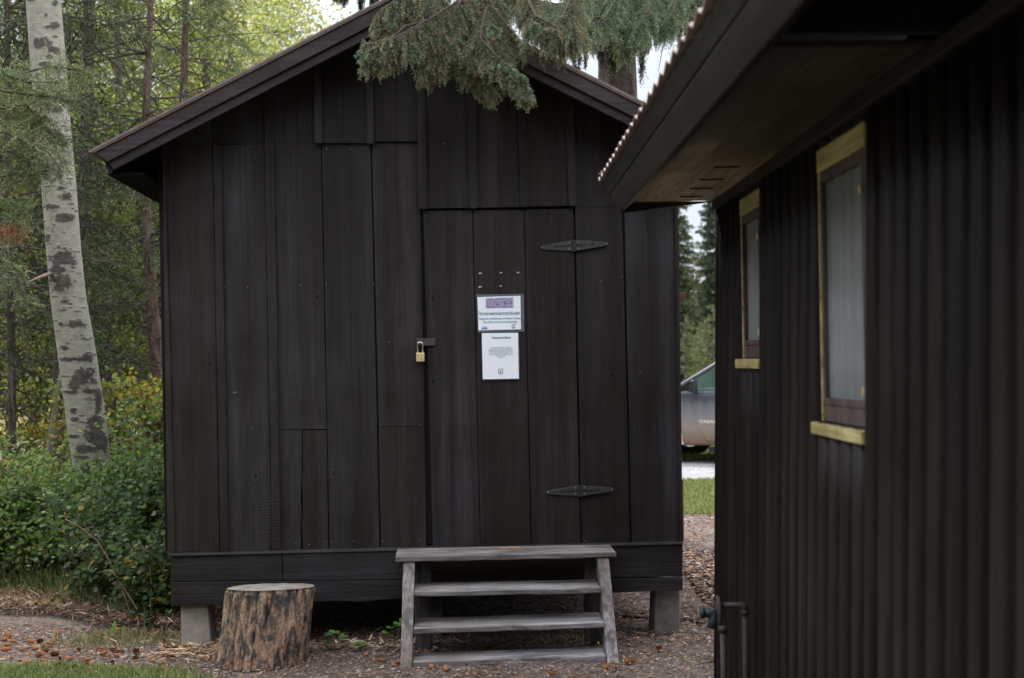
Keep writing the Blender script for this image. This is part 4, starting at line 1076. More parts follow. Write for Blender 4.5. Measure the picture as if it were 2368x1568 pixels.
# left strip, dense
addcones(105, lambda: cr.uniform(-3.15, -1.55), lambda: cr.gauss(7.55, .27), lambda x, y: y < 8.2 and y > 6.95 + max(0, -x - 2.2) * .28 and not (abs(x + 1.42) < .3 and abs(y - 7.28) < .3))
addcones(22, lambda: cr.uniform(-1.1, 1.2), lambda: cr.uniform(6.75, 7.35), lambda x, y: not (abs(x + 1.42) < .3))
addcones(75, lambda: cr.uniform(1.25, 2.7), lambda: cr.uniform(7.3, 10.5))
addcones(25, lambda: cr.uniform(1.75, 3.0), lambda: cr.uniform(10.5, 13.4))
for k, (x, y) in enumerate(cone_pos):
    if k < 5: o = CM[k]
    else: o = CM[k % 5].copy(); COL.objects.link(o)
    o.location = (x, y, .008); o.rotation_euler = (cr.uniform(-.6, .6), cr.uniform(-.35, .35), cr.uniform(0, 6.28)); s = cr.uniform(.5, 1.0); o.scale = (s, s, s)
    tag(o, 'orange brown spruce cone lying on the dirt and litter around the shed', 'pine cone', 'spruce cones fallen on the ground')

# small plants by the shed
def seedling(px, py, Z, label, nl, h, spread):
    b0 = at(px, py, Z); b0.z = 0
    t = tag(empty('seedling', b0), label, 'plant', 'green seedlings under the shed edge')
    st = MB(); lf = MB(); rr = random.Random(int(px))
    for i in range(nl):
        a = rr.uniform(0, 6.28); hh = h * rr.uniform(.45, 1); e = Vector((math.cos(a) * spread * rr.uniform(.3, 1), math.sin(a) * spread * .5, hh))
        st.tube([(0, 0, 0), e * .5 + Vector((0, 0, .01)), e], .0012, 4, (1.2, 1.6, .8))
        n = 3
        aa = np.array([a + k for k in (-1.0, 0, 1.0)]); D = unit(np.stack([np.cos(aa), np.sin(aa) * .6 - .3, np.full(3, .15)], 1))
        Sd = perp(D, np.tile([0.1, -.4, 1.0], (3, 1)))
        lf.cloud(leafs(np.tile(np.array(e), (3, 1)), D, Sd, np.full(3, .036), np.full(3, .030), 6), 6, pick([(.10, .20, .055), (.13, .25, .07)], 3))
    st.build('stems', M['twig'], t); lf.build('leaves', M['leaf'], t)
seedling(775, 1490, 7.5, 'small bright green leafy seedling just right of the stump', 6, .10, .06)
seedling(915, 1500, 7.45, 'tallest green seedling, beside the left upright of the steps', 6, .17, .05)
seedling(836, 1508, 7.45, 'tiniest green seedling, midway between stump and steps', 3, .05, .02)

# =================================================================== TREES
def spray_branches(lf, lb, P, Ldir, length, r, droop, col, dens, nl, nw, mode='flat', lift=.0, side=True, rs=None, inner=None, start=.15, twr=.002):
    """one conifer limb from P: limb tube in lb, side twigs with needles in lf"""
    n = max(4, int(length / .12)); pts = []; p = Vector(P); d = Vector(Ldir).normalized()
    for i in range(n + 1):
        pts.append(p.copy()); t = i / n
        d = (d + Vector((RNG.normal(0, .06), RNG.normal(0, .06), -droop * (1 - t) + lift * t))).normalized(); p = p + d * (length / n)
    lb.tube(pts, [r * (1 - .85 * i / n) + .0015 for i in range(n + 1)], 5, (1, 1, 1), cap=False)
    A = np.array([tuple(q) for q in pts])
    m = max(2, int(length * dens))
    t = np.sort(RNG.uniform(start, 1, m)); f = t * n; i0 = np.minimum(f.astype(int), n - 1); fr = (f - i0)[:, None]
    Pc = A[i0] * (1 - fr) + A[i0 + 1] * fr; T = unit(A[i0 + 1] - A[i0])
    sgn = np.where(RNG.random(m) < .5, -1.0, 1.0)[:, None]
    up = np.tile([0, 0, 1.0], (m, 1)); Sd = unit(np.cross(T, up)) * sgn
    tl = (length * .38 * (1 - t * .75) * RNG.uniform(.5, 1.1, m) + .05)
    D = unit(T * RNG.uniform(.5, 1.0, (m, 1)) + Sd * RNG.uniform(.6, 1.0, (m, 1)) + np.stack([np.zeros(m), np.zeros(m), RNG.uniform(-.65, .1, m)], 1))
    # needles along every side twig
    k = nl
    s = (np.arange(k) + .5) / k
    Pn = Pc[:, None, :] + D[:, None, :] * (tl[:, None] * s[None, :])[:, :, None] + np.array([0, 0, -1.0]) * (tl[:, None] * s[None, :] ** 2)[:, :, None] * .25
    Pn = Pn.reshape(-1, 3); Dn = np.repeat(D, k, 0)
    R = randdir(len(Pn)); Dn = unit(Dn * .8 + unit(np.cross(Dn, R)) * .8)
    S2 = perp(Dn)
    sc = np.repeat(np.clip(.6 + tl * 2, .6, 1.6), k)
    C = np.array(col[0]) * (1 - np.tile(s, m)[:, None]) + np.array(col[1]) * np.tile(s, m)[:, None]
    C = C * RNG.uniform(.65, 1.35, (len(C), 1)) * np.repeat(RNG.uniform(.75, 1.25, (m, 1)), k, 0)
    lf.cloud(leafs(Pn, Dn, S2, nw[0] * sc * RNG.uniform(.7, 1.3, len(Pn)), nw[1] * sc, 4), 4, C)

def trunk(mb, pts, rad, sides=18, t=(1, 1, 1), lump=.06, sub=10):
    P = []; R = []
    for i in range(len(pts) - 1):
        for k in range(sub):
            f = k / sub; P.append(Vector(pts[i]).lerp(Vector(pts[i + 1]), f)); R.append((rad[i] * (1 - f) + rad[i + 1] * f) * (1 + lump * RNG.normal()))
    P.append(Vector(pts[-1])); R.append(rad[-1])
    mb.tube(P, R, sides, t)

DG = ((.014, .024, .012), (.042, .066, .030)); MG = ((.04, .06, .024), (.11, .155, .062)); FG = ((.018, .03, .016), (.085, .115, .052)); FD = ((.010, .02, .013), (.05, .078, .045))
LG = ((.05, .07, .03), (.15, .19, .08)); BG = ((.035, .055, .035), (.12, .17, .115))
def conifer(base, H, R, label, nb=90, col=MG, base_h=.10, dens=9, nl=7, nw=(.16, .05), tr=None, group='conifers beyond the shed', name='spruce_tree', top=1.0, droop=.05, lean=(0, 0), bk='bark', sub_r=.012):
    t = tag(empty(name, base), label, 'tree', group)
    tb = MB(); lb = MB(); lf = MB(); tr = tr or H * .016
    trunk(tb, [(0, 0, -.1), (lean[0] * .5, lean[1] * .5, H * .5), (lean[0], lean[1], H * .99)], [tr * 1.15, tr * .65, .012], 12)
    for i in range(nb):
        f = base_h + (top - base_h) * ((i + RNG.random()) / nb)
        a = RNG.uniform(0, 2 * math.pi); L = R * (1 - f) ** .75 * RNG.uniform(.65, 1.1) + .12
        d = Vector((math.cos(a), math.sin(a), .25 * f + RNG.uniform(-.2, .15)))
        spray_branches(lf, lb, (lean[0] * f, lean[1] * f, H * f * .985), d, L, sub_r, droop, col, dens, nl, nw, lift=.08)
    # leader
    m = 20; s = RNG.uniform(.93, 1.0, m); a = RNG.uniform(0, 6.28, m)
    Dn = unit(np.stack([np.cos(a), np.sin(a), np.full(m, 1.2)], 1)); Pn = np.stack([lean[0] * s, lean[1] * s, H * s * .985], 1)
    lf.cloud(leafs(Pn, Dn, perp(Dn), np.full(m, nw[0]), np.full(m, nw[1]), 4), 4, np.tile(col[1], (m, 1)))
    tb.build('trunk', M[bk], t, smooth=True); lb.build('branches', M['limb'], t); lf.build('crown', M['needle'], t)
    return t
def groundpt(px, Z):
    a, b = ray(px, CY + 1650 * 1.8 / Z); p = at(px, CY + F * EYE / Z, Z); return Vector((p.x, Z, 0))

# --- right gap
conifer(groundpt(1560, 62), 12.6, 2.0, 'tall spruce whose right edge shows beside the shed wall', 260, FG, dens=22, nl=7, nw=(.15, .045), base_h=.04, droop=.1)
conifer(groundpt(1664, 66), 13.0, 1.8, 'tall dark spruce rising behind the cabin corner', 260, FD, dens=22, nl=7, nw=(.15, .045), base_h=.04, droop=.1)
conifer(groundpt(1607, 74), 7.6, 2.4, 'middle sized olive spruce in the gap between the two tall ones', 130, FG, dens=12, nl=7, nw=(.16, .05), base_h=.04, droop=.08)
conifer(groundpt(1640, 70), 8.6, 2.0, 'green spruce half hidden by the dark one at the cabin corner', 130, FG, dens=12, nl=7, nw=(.16, .05), base_h=.04, droop=.08)
conifer(groundpt(1586, 44), 3.15, 1.1, 'young pale green spruce right beside the shed edge, left of the truck', 80, LG, dens=20, nl=8, nw=(.085, .022), base_h=.02)
conifer(groundpt(1632, 47), 3.0, 1.0, 'young pale green spruce above the truck windscreen', 80, LG, dens=20, nl=8, nw=(.085, .022), base_h=.02)
conifer(groundpt(1652, 42), 3.4, 1.0, 'young pale green spruce against the cabin corner behind the truck', 80, LG, dens=20, nl=8, nw=(.085, .022), base_h=.02)
for i in range(9):
    px = 1380 + i * 70 + RNG.uniform(-20, 20)
    if 1560 < px < 1660: px = 1530 if px < 1610 else 1700
    conifer(groundpt(px, RNG.uniform(80, 95)), RNG.uniform(11, 15), 3.0, 'distant conifer in the dark treeline hidden mostly by shed and cabin', 60, DG, dens=6, nl=6, nw=(.36, .12), group='treeline beyond the meadow', name='distant_conifer')

# --- aspen trunk
def aspen():
    Z = 10.6
    cl = [(98, -60, 78), (100, 0, 77), (112, 150, 79), (122, 290, 79), (136, 430, 77), (147, 575, 77), (158, 690, 79), (173, 784, 84), (190, 900, 87), (203, 1000, 88), (214, 1090, 84), (226, 1200, 88), (236, 1310, 96)]
    scars = []
    k1 = .3316
    for (x, y, a, b) in [(375, 185, 45, 34), (325, 190, 40, 14), (290, 300, 72, 42), (370, 352, 52, 30), (345, 395, 34, 18), (320, 446, 60, 18), (405, 480, 20, 32), (300, 885, 25, 8), (415, 940, 24, 16), (450, 985, 12, 12), (385, 1045, 36, 14), (415, 1100, 20, 10),
                         (452, 1140, 46, 34), (425, 1225, 20, 10), (425, 1312, 36, 20), (462, 1368, 44, 28), (360, 1442, 52, 14), (330, 1440, 20, 24), (458, 1515, 78, 34), (320, 105, 14, 16), (385, 255, 20, 9), (258, 85, 10, 7), (390, 760, 40, 30), (380, 25, 22, 30), (220, 0, 30, 10)]:
        scars.append((x * k1, y * k1, a * k1, b * k1))
    for (x, y, a, b) in [(292, 1190, 62, 48), (268, 1245, 46, 20), (280, 1305, 56, 42), (345, 1498, 62, 18), (285, 1500, 14, 14), (235, 955, 38, 10), (300, 905, 30, 16), (220, 1100, 14, 20), (300, 1395, 24, 8)]:
        scars.append((x * .5, y * .5, a * .5, b * .5))
    for (x, y, a, b) in [(345, 92, 72, 14), (400, 90, 30, 22), (395, 175, 56, 46), (345, 210, 30, 40), (330, 245, 46, 9), (415, 240, 46, 14), (455, 290, 18, 60), (345, 370, 20, 12), (440, 380, 40, 30), (430, 445, 56, 50), (395, 510, 50, 26), (470, 470, 34, 60), (380, 545, 46, 12), (340, 330, 20, 14), (300, 40, 20, 14), (430, 580, 50, 20), (400, 640, 60, 60), (350, 450, 40, 12)]:
        scars.append((x * .5, 783.6 + y * .5, a * .5, b * .5))
    base = at(236, 1310, Z); base.z = 0
    t = tag(empty('aspen_tree', base), 'large pale aspen trunk with black bark scars, leaning left of the shed', 'tree')
    ys = [c[1] for c in cl]; npx, nr = 96, 760
    yy = np.linspace(-60, 1310, nr)
    xc = np.interp(yy, ys, [c[0] for c in cl]); wd = np.interp(yy, ys, [c[2] for c in cl])
    ctr = np.array([tuple(at(a, b, Z)) for a, b in zip(xc, yy)]); ctr[:, 1] = Z
    rad = wd / 2 / F * Z
    a = np.linspace(0, 2 * np.pi, npx, endpoint=False)
    V = np.zeros((nr, npx, 3))
    for j in range(nr):
        for i in range(npx):
            V[j, i] = (ctr[j, 0] + math.cos(a[i]) * rad[j], Z + math.sin(a[i]) * rad[j], ctr[j, 2])
    px, py = proj(V)
    Cc = np.zeros((nr, npx, 3))
    rs = random.Random(4)
    dashes = [(rs.uniform(40, 260), rs.uniform(-60, 1310), rs.uniform(3, 12), rs.uniform(.8, 2.4)) for _ in range(520)]
    D = np.zeros((nr, npx)); 
    nz = np.zeros((nr, npx))
    for j in range(nr):
        for i in range(npx):
            q = Vector((math.cos(a[i]) * 1.4, math.sin(a[i]) * 1.4, V[j, i, 2] * 10)); nz[j, i] = mnoise.noise(q * 1.6) * .75 + mnoise.noise(q * 4.5) * .6 + mnoise.noise(q * 11) * .35
    front = (np.sin(a) < .2)[None, :] 
    for (sx, sy, sa, sb) in scars:
        d = ((px - sx) / sa) ** 2 + ((py - sy) / sb) ** 2
        D = np.maximum(D, np.where(front, np.clip((.95 + nz * 1.3 - d) * 3.2, 0, .97), 0))
    for (sx, sy, sa, sb) in dashes:
        m = np.abs(yy - sy) < sb * 3; 
        if not m.any(): continue
        d = ((px[m] - sx) / sa) ** 2 + ((py[m] - sy) / sb) ** 2
        D[m] = np.maximum(D[m], np.clip((1 + nz[m] * .8 - d) * 3, 0, .85))
    # rear scars
    D = np.maximum(D, np.where(~front, np.clip((nz - .55) * 5, 0, 1), 0))
    low = np.clip((yy - 1040) / 120, 0, 1)[:, None]
    wht = np.array([.295, .285, .24]); gry = np.array([.062, .054, .050])
    nn = nz[..., None]
    Cc = wht * (1 + .25 * nn) * (1 - D[..., None]) + gry * (1 + 1.1 * nn) * D[..., None]
    # the roughest scars stand proud a little
    V[..., :2] += ((V[..., :2] - ctr[:, None, :2]) * (D * .03)[..., None])
    V -= np.array([base.x, base.y, 0])
    mb = MB(); nr_, np_ = nr, npx
    mb.poly(V.reshape(-1, 3).tolist(), [(j * np_ + i, (j + 1) * np_ + i, (j + 1) * np_ + (i + 1) % np_, j * np_ + (i + 1) % np_) for j in range(nr_ - 1) for i in range(np_)], Cc.reshape(-1, 3).tolist())
    mb.build('trunk', M['aspen'], t, smooth=True)
    # upper trunk above the frame and broken stub
    mb = MB(); top = Vector(ctr[0]) - base
    mb.tube([top, top + Vector((-.3, .2, 2.5)), top + Vector((-.5, .4, 5.5))], [rad[0], rad[0] * .6, .02], 16, (.40, .385, .33))
    mb.build('upper_trunk', M['aspen'], t, smooth=True)
    mb = MB(); q = [at(118, 633, Z - .12), at(95, 640, Z - .3), at(60, 655, Z - .5)]
    mb.tube([p - base for p in q], [.018, .013, .008], 8, (1.9, 1.8, 1.8)); mb.build('broken_stub', M['twig'], t, smooth=True)
    lf = MB(); lb = MB()
    n = 2600; cP = np.array(tuple(top)) + np.stack([RNG.normal(-.4, 1.1, n), RNG.normal(.3, 1.1, n), RNG.uniform(2.5, 6.5, n)], 1)
    Dd = randdir(n); lf.cloud(leafs(cP, Dd, perp(Dd), rnd(n, .04, .06), rnd(n, .04, .05), 6), 6, pick([(.12, .17, .04), (.2, .2, .05)], n))
    for k in range(14):
        e = Vector((RNG.normal(-.4, 1), RNG.normal(.3, 1), RNG.uniform(3, 6.2))) + top; lb.tube([top + Vector((-.35, .3, 2 + RNG.uniform(0, 3))), e], [.02, .006], 5, (3, 3, 2.6))
    lb.build('branches', M['limb'], t); lf.build('crown', M['leaf'], t)
aspen()

# --- near left conifers: trunks with dead limbs and sparse green sprays
def woodtree(pts, Z, wpx, label, nb, green, bk, H=9.0, dead=14, fol=(2.0, 9.0), col=MG, R=1.7, dens=11, nl=9, nw=(.055, .009), name='pine_tree'):
    """pts: list of (px,py) along the visible trunk from top to bottom"""
    base = at(*pts[-1], Z); bz = base.copy(); bz.z = 0
    t = tag(empty(name, bz), label, 'tree', 'conifers in the wood left of the shed')
    W = [at(*p, Z) - bz for p in pts]
    up = W[0] + (W[0] - W[1]).normalized() * 3.2
    path = [up] + W + [Vector((W[-1].x, 0, -.1))]
    r = [wpx[0] * .4] + list(wpx) + [wpx[-1] * 1.1]; r = [q / 2 / F * Z for q in r]
    tb = MB(); trunk(tb, path, r, 14, (1, 1, 1), .05, 8); tb.build('trunk', M[bk], t, smooth=True)
    lb = MB(); lf = MB()
    def on(h):
        for a, b in zip(path[:-1], path[1:]):
            if b.z <= h <= a.z: return b.lerp(a, (h - b.z) / max(1e-4, a.z - b.z))
        return path[0]
    zt = path[0].z
    for i in range(dead):
        h = RNG.uniform(.9, min(zt, 5.4)); p = on(h); a = RNG.uniform(0, 6.28); L = RNG.uniform(.3, 1.5); d = Vector((math.cos(a), math.sin(a) * .7, RNG.uniform(-.6, .35)))
        q = [p]; 
        for k in range(5): d = (d + Vector((RNG.normal(0, .18), RNG.normal(0, .18), RNG.normal(-.03, .12)))).normalized(); q.append(q[-1] + d * L / 5)
        lb.tube(q, [.013, .010, .007, .005, .004, .002], 5, (.9, .85, .8))
        for k in range(4):
            j = int(RNG.integers(1, 5)); dd = (d + Vector(tuple(RNG.normal(0, .7, 3)))).normalized(); lb.tube([q[j], q[j] + dd * RNG.uniform(.15, .5)], [.006, .002], 4, (1.3, 1.2, 1.2))
    for i in range(nb):
        h = RNG.uniform(fol[0], min(zt, fol[1])); p = on(h); a = RNG.uniform(0, 6.28); L = R * RNG.uniform(.5, 1.1) * (1 - .5 * h / (zt + 1))
        spray_branches(lf, lb, p, (math.cos(a), math.sin(a), RNG.uniform(-.45, .45)), L, .007, .07, col, dens, nl, nw, lift=.04, start=.25)
    lb.build('branches', M['limb'], t); lf.build('crown', M['needle'], t)
    return t
woodtree([(350, -20), (340, 190), (333, 420), (345, 600), (362, 850), (375, 1060), (380, 1200)], 13.0, [13, 15, 20, 26, 30, 32, 34], 'slim reddish pine trunk with dead twigs close to the left end of the shed roof', 80, 1, 'barkred', dead=20, fol=(2.2, 7), nl=12, nw=(.06, .009))
woodtree([(205, -20), (203, 160), (200, 330), (192, 500), (185, 700), (180, 1000), (178, 1230)], 14.5, [24, 28, 30, 32, 36, 38, 40], 'thicker grey conifer trunk just right of the pale aspen', 80, 1, 'bark', dead=24, fol=(2.6, 8), col=DG, nl=12, nw=(.07, .011))
woodtree([(15, -20), (20, 300), (26, 700), (30, 1250)], 12.5, [14, 16, 18, 20], 'dark spruce with drooping boughs at the left edge behind the aspen', 200, 1, 'bark', dead=16, fol=(1.6, 8), col=DG, R=1.9, nl=13, nw=(.06, .010), name='spruce_tree')
woodtree([(142, 780), (140, 860), (136, 1000), (132, 1230)], 12.9, [24, 34, 46, 56], 'dark short trunk seen low between aspen and sapling', 20, 1, 'bark', dead=6, fol=(3, 6), col=DG)
woodtree([(270, -20), (276, 300), (284, 700), (290, 1200)], 18.0, [14, 16, 20, 22], 'thin dark pine trunk farther back between the two larger trunks', 50, 1, 'bark', dead=20, fol=(2.4, 8), col=MG, nw=(.08, .013))
woodtree([(430, -20), (425, 200), (420, 420)], 15.0, [14, 18, 22], 'pine with bright tufted boughs reaching above the left end of the shed roof', 100, 1, 'barkred', dead=10, fol=(3.2, 8), col=LG, R=1.9, nw=(.085, .009), nl=14)
woodtree([(60, -20), (75, 500), (85, 1200)], 21.0, [20, 26, 30], 'dim conifer far back in the wood at the left', 70, 1, 'bark', dead=8, fol=(1.5, 9), col=DG, R=2.2, nw=(.10, .018))
woodtree([(480, 0), (470, 500), (465, 1150)], 23.0, [18, 22, 24], 'dim conifer far back, hidden mostly by the shed roof', 70, 1, 'bark', dead=8, fol=(1.5, 9), col=MG, R=2.2, nw=(.10, .018))
# leaning light sapling
mb = MB(); Z = 12.5; q = [at(a, b, Z) for a, b in ((146, 840), (134, 900), (122, 980), (112, 1060), (106, 1180))]; b0 = q[-1].copy(); b0.z = 0
sp = tag(empty('aspen_sapling', b0), 'thin pale grey sapling stem leaning low behind the aspen', 'tree'); mb.tube([p - b0 for p in q] + [Vector((0, 0, 0))], [.012, .02, .026, .03, .032, .034], 10, (.22, .21, .18)); mb.build('trunk', M['aspen'], sp, smooth=True)

# --- foliage boughs hanging in front of the aspen (needle tree standing just left of the frame)
def boughtree():
    Z = 9.4; base = groundpt(-150, Z)
    t = tag(empty('juniper_tree', base), 'grey green juniper at the left edge, its boughs crossing the aspen trunk', 'tree')
    tb = MB(); trunk(tb, [(0, 0, -.1), (.05, 0, 2.5), (0, 0, 5.5)], [.13, .09, .02], 12); tb.build('trunk', M['bark'], t, smooth=True)
    lf = MB(); lb = MB()
    lines = [[(-60, 190), (30, 175), (110, 155), (180, 160), (205, 172)], [(-60, 200), (40, 215), (120, 225), (170, 235)], [(-80, 300), (0, 300), (60, 330), (110, 350), (145, 400)], [(-80, 250), (10, 250), (70, 240), (130, 215), (160, 205)],
             [(-80, 350), (20, 350), (80, 370), (115, 400)], [(-80, 420), (0, 410), (50, 400), (90, 405)], [(-80, 150), (0, 170), (60, 190), (130, 190)], [(-80, 480), (-20, 470), (30, 480), (60, 500)], [(-80, 330), (10, 320), (70, 290), (110, 270)],
             [(-80, 230), (-10, 230), (40, 260), (90, 300)], [(60, 240), (100, 290), (130, 320), (150, 330)], [(-60, 560), (0, 590), (40, 640), (50, 700)]]
    for L in lines:
        zz = Z + RNG.uniform(-.25, .25)
        P = [at(a, b, zz + RNG.normal(0, .06)) - base for a, b in L]
        lb.tube(P, list(np.linspace(.014, .004, len(P))), 5, (1.6, 1.5, 1.4))
        # tufts
        A = np.array([tuple(p) for p in P]); m = 150
        s = RNG.uniform(.12, 1, m) * (len(P) - 1); i0 = np.minimum(s.astype(int), len(P) - 2); fr = (s - i0)[:, None]
        c = A[i0] * (1 - fr) + A[i0 + 1] * fr + RNG.normal(0, .035, (m, 3)); T = unit(A[i0 + 1] - A[i0])
        D = unit(T * .5 + randdir(m) * [1, 1, .8] + [0, 0, -.15]); tl = RNG.uniform(.05, .19, m)
        k = 22; ss = (np.arange(k) + .5) / k
        Pn = (c[:, None, :] + D[:, None, :] * (tl[:, None] * ss)[:, :, None]).reshape(-1, 3); Dn = np.repeat(D, k, 0); Dn = unit(Dn * .9 + unit(np.cross(Dn, randdir(len(Dn)))) * .6)
        base_c = np.repeat(pick([(.14, .19, .09), (.18, .22, .11), (.20, .21, .11), (.11, .16, .085)], m), k, 0)
        lf.cloud(leafs(Pn, Dn, perp(Dn), rnd(len(Pn), .014, .028), np.full(len(Pn), .006), 4), 4, base_c * RNG.uniform(.7, 1.3, (len(Pn), 1)))
    # brown dead tuft at the far left
    m = 700; c = np.array(tuple(at(28, 540, Z) - base)) + RNG.normal(0, 1, (m, 3)) * [.07, .05, .05]; D = randdir(m)
    lf.cloud(leafs(c, D, perp(D), rnd(m, .02, .04), np.full(m, .007), 4), 4, pick([(.28, .13, .06), (.22, .11, .06)], m))
    lb.build('branches', M['limb'], t); lf.build('crown', M['needle'], t)
boughtree()

# --- broadleaf trees behind
def broadleaf(base, H, R, label, n, cols, ls, cz=(.25, 1), group='broadleaf trees behind the shed', stems=9, clumps=60, name='broadleaf_tree', bare=(1.6, 1.5, 1.3), tr=.07):
    t = tag(empty(name, base), label, 'tree', group)
    tb = MB(); trunk(tb, [(0, 0, -.1), (RNG.normal(0, .1), 0, H * .5), (RNG.normal(0, .3), 0, H * .92)], [tr, tr * .6, .01], 10, bare); tb.build('trunk', M['limb'], t, smooth=True)
    lb = MB(); lf = MB()
    h = RNG.uniform(cz[0], cz[1], clumps); rr = R * np.sqrt(np.clip(1 - ((h - .55) / .6) ** 2, .05, 1)) * RNG.uniform(.2, 1.0, clumps); a = RNG.uniform(0, 2 * math.pi, clumps)
    K = np.stack([rr * np.cos(a), rr * np.sin(a), h * H], 1)
    for k in K: lb.tube([(0, 0, max(.2, k[2] - .6 * np.hypot(k[0], k[1]) - .2)), tuple(k * [.5, .5, 1] - [0, 0, .1]), tuple(k)], [.018, .01, .004], 5, bare)
    idx = RNG.integers(0, clumps, n); sz = RNG.uniform(.18, .42, clumps) * R * .55
    P = K[idx] + RNG.normal(0, 1, (n, 3)) * sz[idx][:, None] * [1, 1, .75]
    D = randdir(n); Sd = perp(D)
    cc = np.array(cols)[RNG.integers(0, len(cols), clumps)][idx] * .6 + pick(cols, n) * .4
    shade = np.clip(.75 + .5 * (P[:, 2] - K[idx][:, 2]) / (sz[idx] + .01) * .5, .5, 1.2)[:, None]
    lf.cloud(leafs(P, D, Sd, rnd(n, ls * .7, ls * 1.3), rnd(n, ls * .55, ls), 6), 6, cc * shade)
    lb.build('branches', M['limb'], t); lf.build('crown', M['leaf'], t)
    return t
G1 = [(.06, .10, .024), (.09, .14, .034), (.13, .18, .045), (.19, .21, .05), (.04, .07, .02)]
G2 = [(.10, .16, .036), (.16, .22, .05), (.24, .28, .07), (.30, .28, .065), (.06, .10, .025), (.30, .38, .17)]
GY = [(.42, .36, .12), (.36, .36, .12), (.50, .38, .12), (.28, .33, .12), (.34, .38, .16)]
GP = [(.38, .46, .18), (.42, .46, .22), (.28, .38, .16), (.46, .46, .20)]
wb = 'broadleaf trees in the wood left of the shed'
broadleaf(groundpt(250, 16.5), 5.2, 1.5, 'yellow green young tree between the grey and the reddish trunks', 8500, G2, .055, group=wb)
broadleaf(groundpt(400, 17.5), 5.0, 1.5, 'bright green young tree right against the shed left edge', 8000, G2, .055, group=wb)
broadleaf(groundpt(90, 17), 5.0, 1.6, 'mid green young tree behind the aspen trunk', 8000, G1, .055, group=wb)
broadleaf(groundpt(-40, 19), 6.0, 1.8, 'deep green tree at the far left edge of the wood', 8000, G1, .06, group=wb)
broadleaf(groundpt(330, 21), 7.5, 2.2, 'taller light green tree behind the reddish pine', 10000, G2, .07, group=wb)
broadleaf(groundpt(160, 23), 8.5, 2.4, 'tall green tree deep in the wood behind the aspen', 10000, G1, .07, group=wb)
broadleaf(groundpt(480, 24), 9.0, 2.4, 'tall pale green birch above the left slope of the shed roof', 11000, GP, .075, group=wb)
broadleaf(groundpt(20, 26), 9.0, 2.6, 'tall dim green tree deep in the wood at the left', 9000, G1, .08, group=wb)
broadleaf(groundpt(545, 34), 13.0, 2.7, 'high pale birch with yellowing leaves, left of the sky gap above the roof', 15000, GP + GY[:2], .10, clumps=90, bare=(5, 4.6, 4))
broadleaf(groundpt(615, 38), 14.5, 2.7, 'golden yellow birch beside the sky gap above the roof', 13000, GY, .10, clumps=90, bare=(5, 4.6, 4))
broadleaf(groundpt(330, 40), 14.0, 3.6, 'high green birch far behind the wood', 11000, G2, .11, clumps=80)
broadleaf(groundpt(130, 42), 14.0, 3.8, 'high dark green birch far behind the aspen', 11000, G1, .11, clumps=80)
# low undergrowth with yellow leaves behind the shrubs
for (px, Z, lab) in ((20, 13.6, 'yellowing bush low in the wood at the left edge'), (260, 12.0, 'yellow green bush just right of the aspen foot'), (345, 11.6, 'yellow leaved bush by the shed corner behind the shrubs')):
    broadleaf(groundpt(px, Z), 1.5, .7, lab, 3000, G2 + [(.38, .29, .05)], .05, cz=(.1, 1), clumps=34, group='bushes in the wood', name='bush', tr=.02)
# small orange snag in the sky gap
sn = MB(); q = at(758, 60, 60); b0 = groundpt(758, 60)
o = tag(empty('dead_spire_tree', b0), 'tiny rusty tree spire poking above the roof in the sky gap', 'tree'); lb = MB(); lf = MB(); hz = (at(758, 62, 60) - b0).z
lb.tube([(0, 0, 0), (0, 0, hz)], [.2, .02], 8); lb.build('trunk', M['bark'], o)
m = 900; s = RNG.uniform(.72, 1, m); a = RNG.uniform(0, 6.28, m); w_ = (1 - s) * hz * .09 + .05; D = unit(np.stack([np.cos(a), np.sin(a), np.full(m, -.3)], 1)); lf.cloud(leafs(np.stack([np.zeros(m), np.zeros(m), s * hz], 1), D, perp(D), w_ * 1.6, np.full(m, .1), 4), 4, pick([(.30, .14, .08), (.18, .14, .06)], m)); lf.build('crown', M['needle'], o)

# far wood fill (reads as one mass)
mb = MB(); n = 42000
x = rnd(n, -26, -4.6); y = 50 + rnd(n, -3, 3); z = rnd(n, 0.2, 15) ; k = z < 12 + 3 * noise2(x, y * 0, .4, 2); x, y, z = x[k], y[k], z[k]; n = len(x)
P = np.stack([x, y, z], 1); D = randdir(n); cl = noise2(x, z, .8, 3)
C = pick([(.025, .04, .014), (.045, .07, .02), (.08, .11, .03)], n) * np.clip(1 + cl[:, None] * 1.6, .35, 2)
mb.cloud(leafs(P, D, perp(D), rnd(n, .3, .5), rnd(n, .2, .34), 6), 6, C); tag(mb.build('far_wood', M['leaf']), 'distant mass of dark green wood far behind the left trees', 'wood', kind='stuff')

# unseen wood added behind and left of the camera to shade shed and cabin fronts
mb = MB(); n = 30000
az = rnd(n, math.radians(150), math.radians(305)); rad = rnd(n, 13, 17); z = rnd(n, 0, 15)
x = rad * np.cos(az); y = rad * np.sin(az) + 1
hh = 8.5 + 2.5 * noise2(az * 6, az * 0, 1.0, 9); k = z < hh; x, y, z = x[k], y[k], z[k]; n = len(x)
D = randdir(n); mb.cloud(leafs(np.stack([x, y, z], 1), D, perp(D), rnd(n, .5, .9), rnd(n, .3, .5), 6), 6, pick([(.04, .06, .025), (.06, .09, .03), (.08, .11, .04)], n))
tag(mb.build('added_shade_wood', M['leaf']), 'unseen dark green wood added behind and left of the viewpoint to block low sky light', 'wood', kind='stuff')

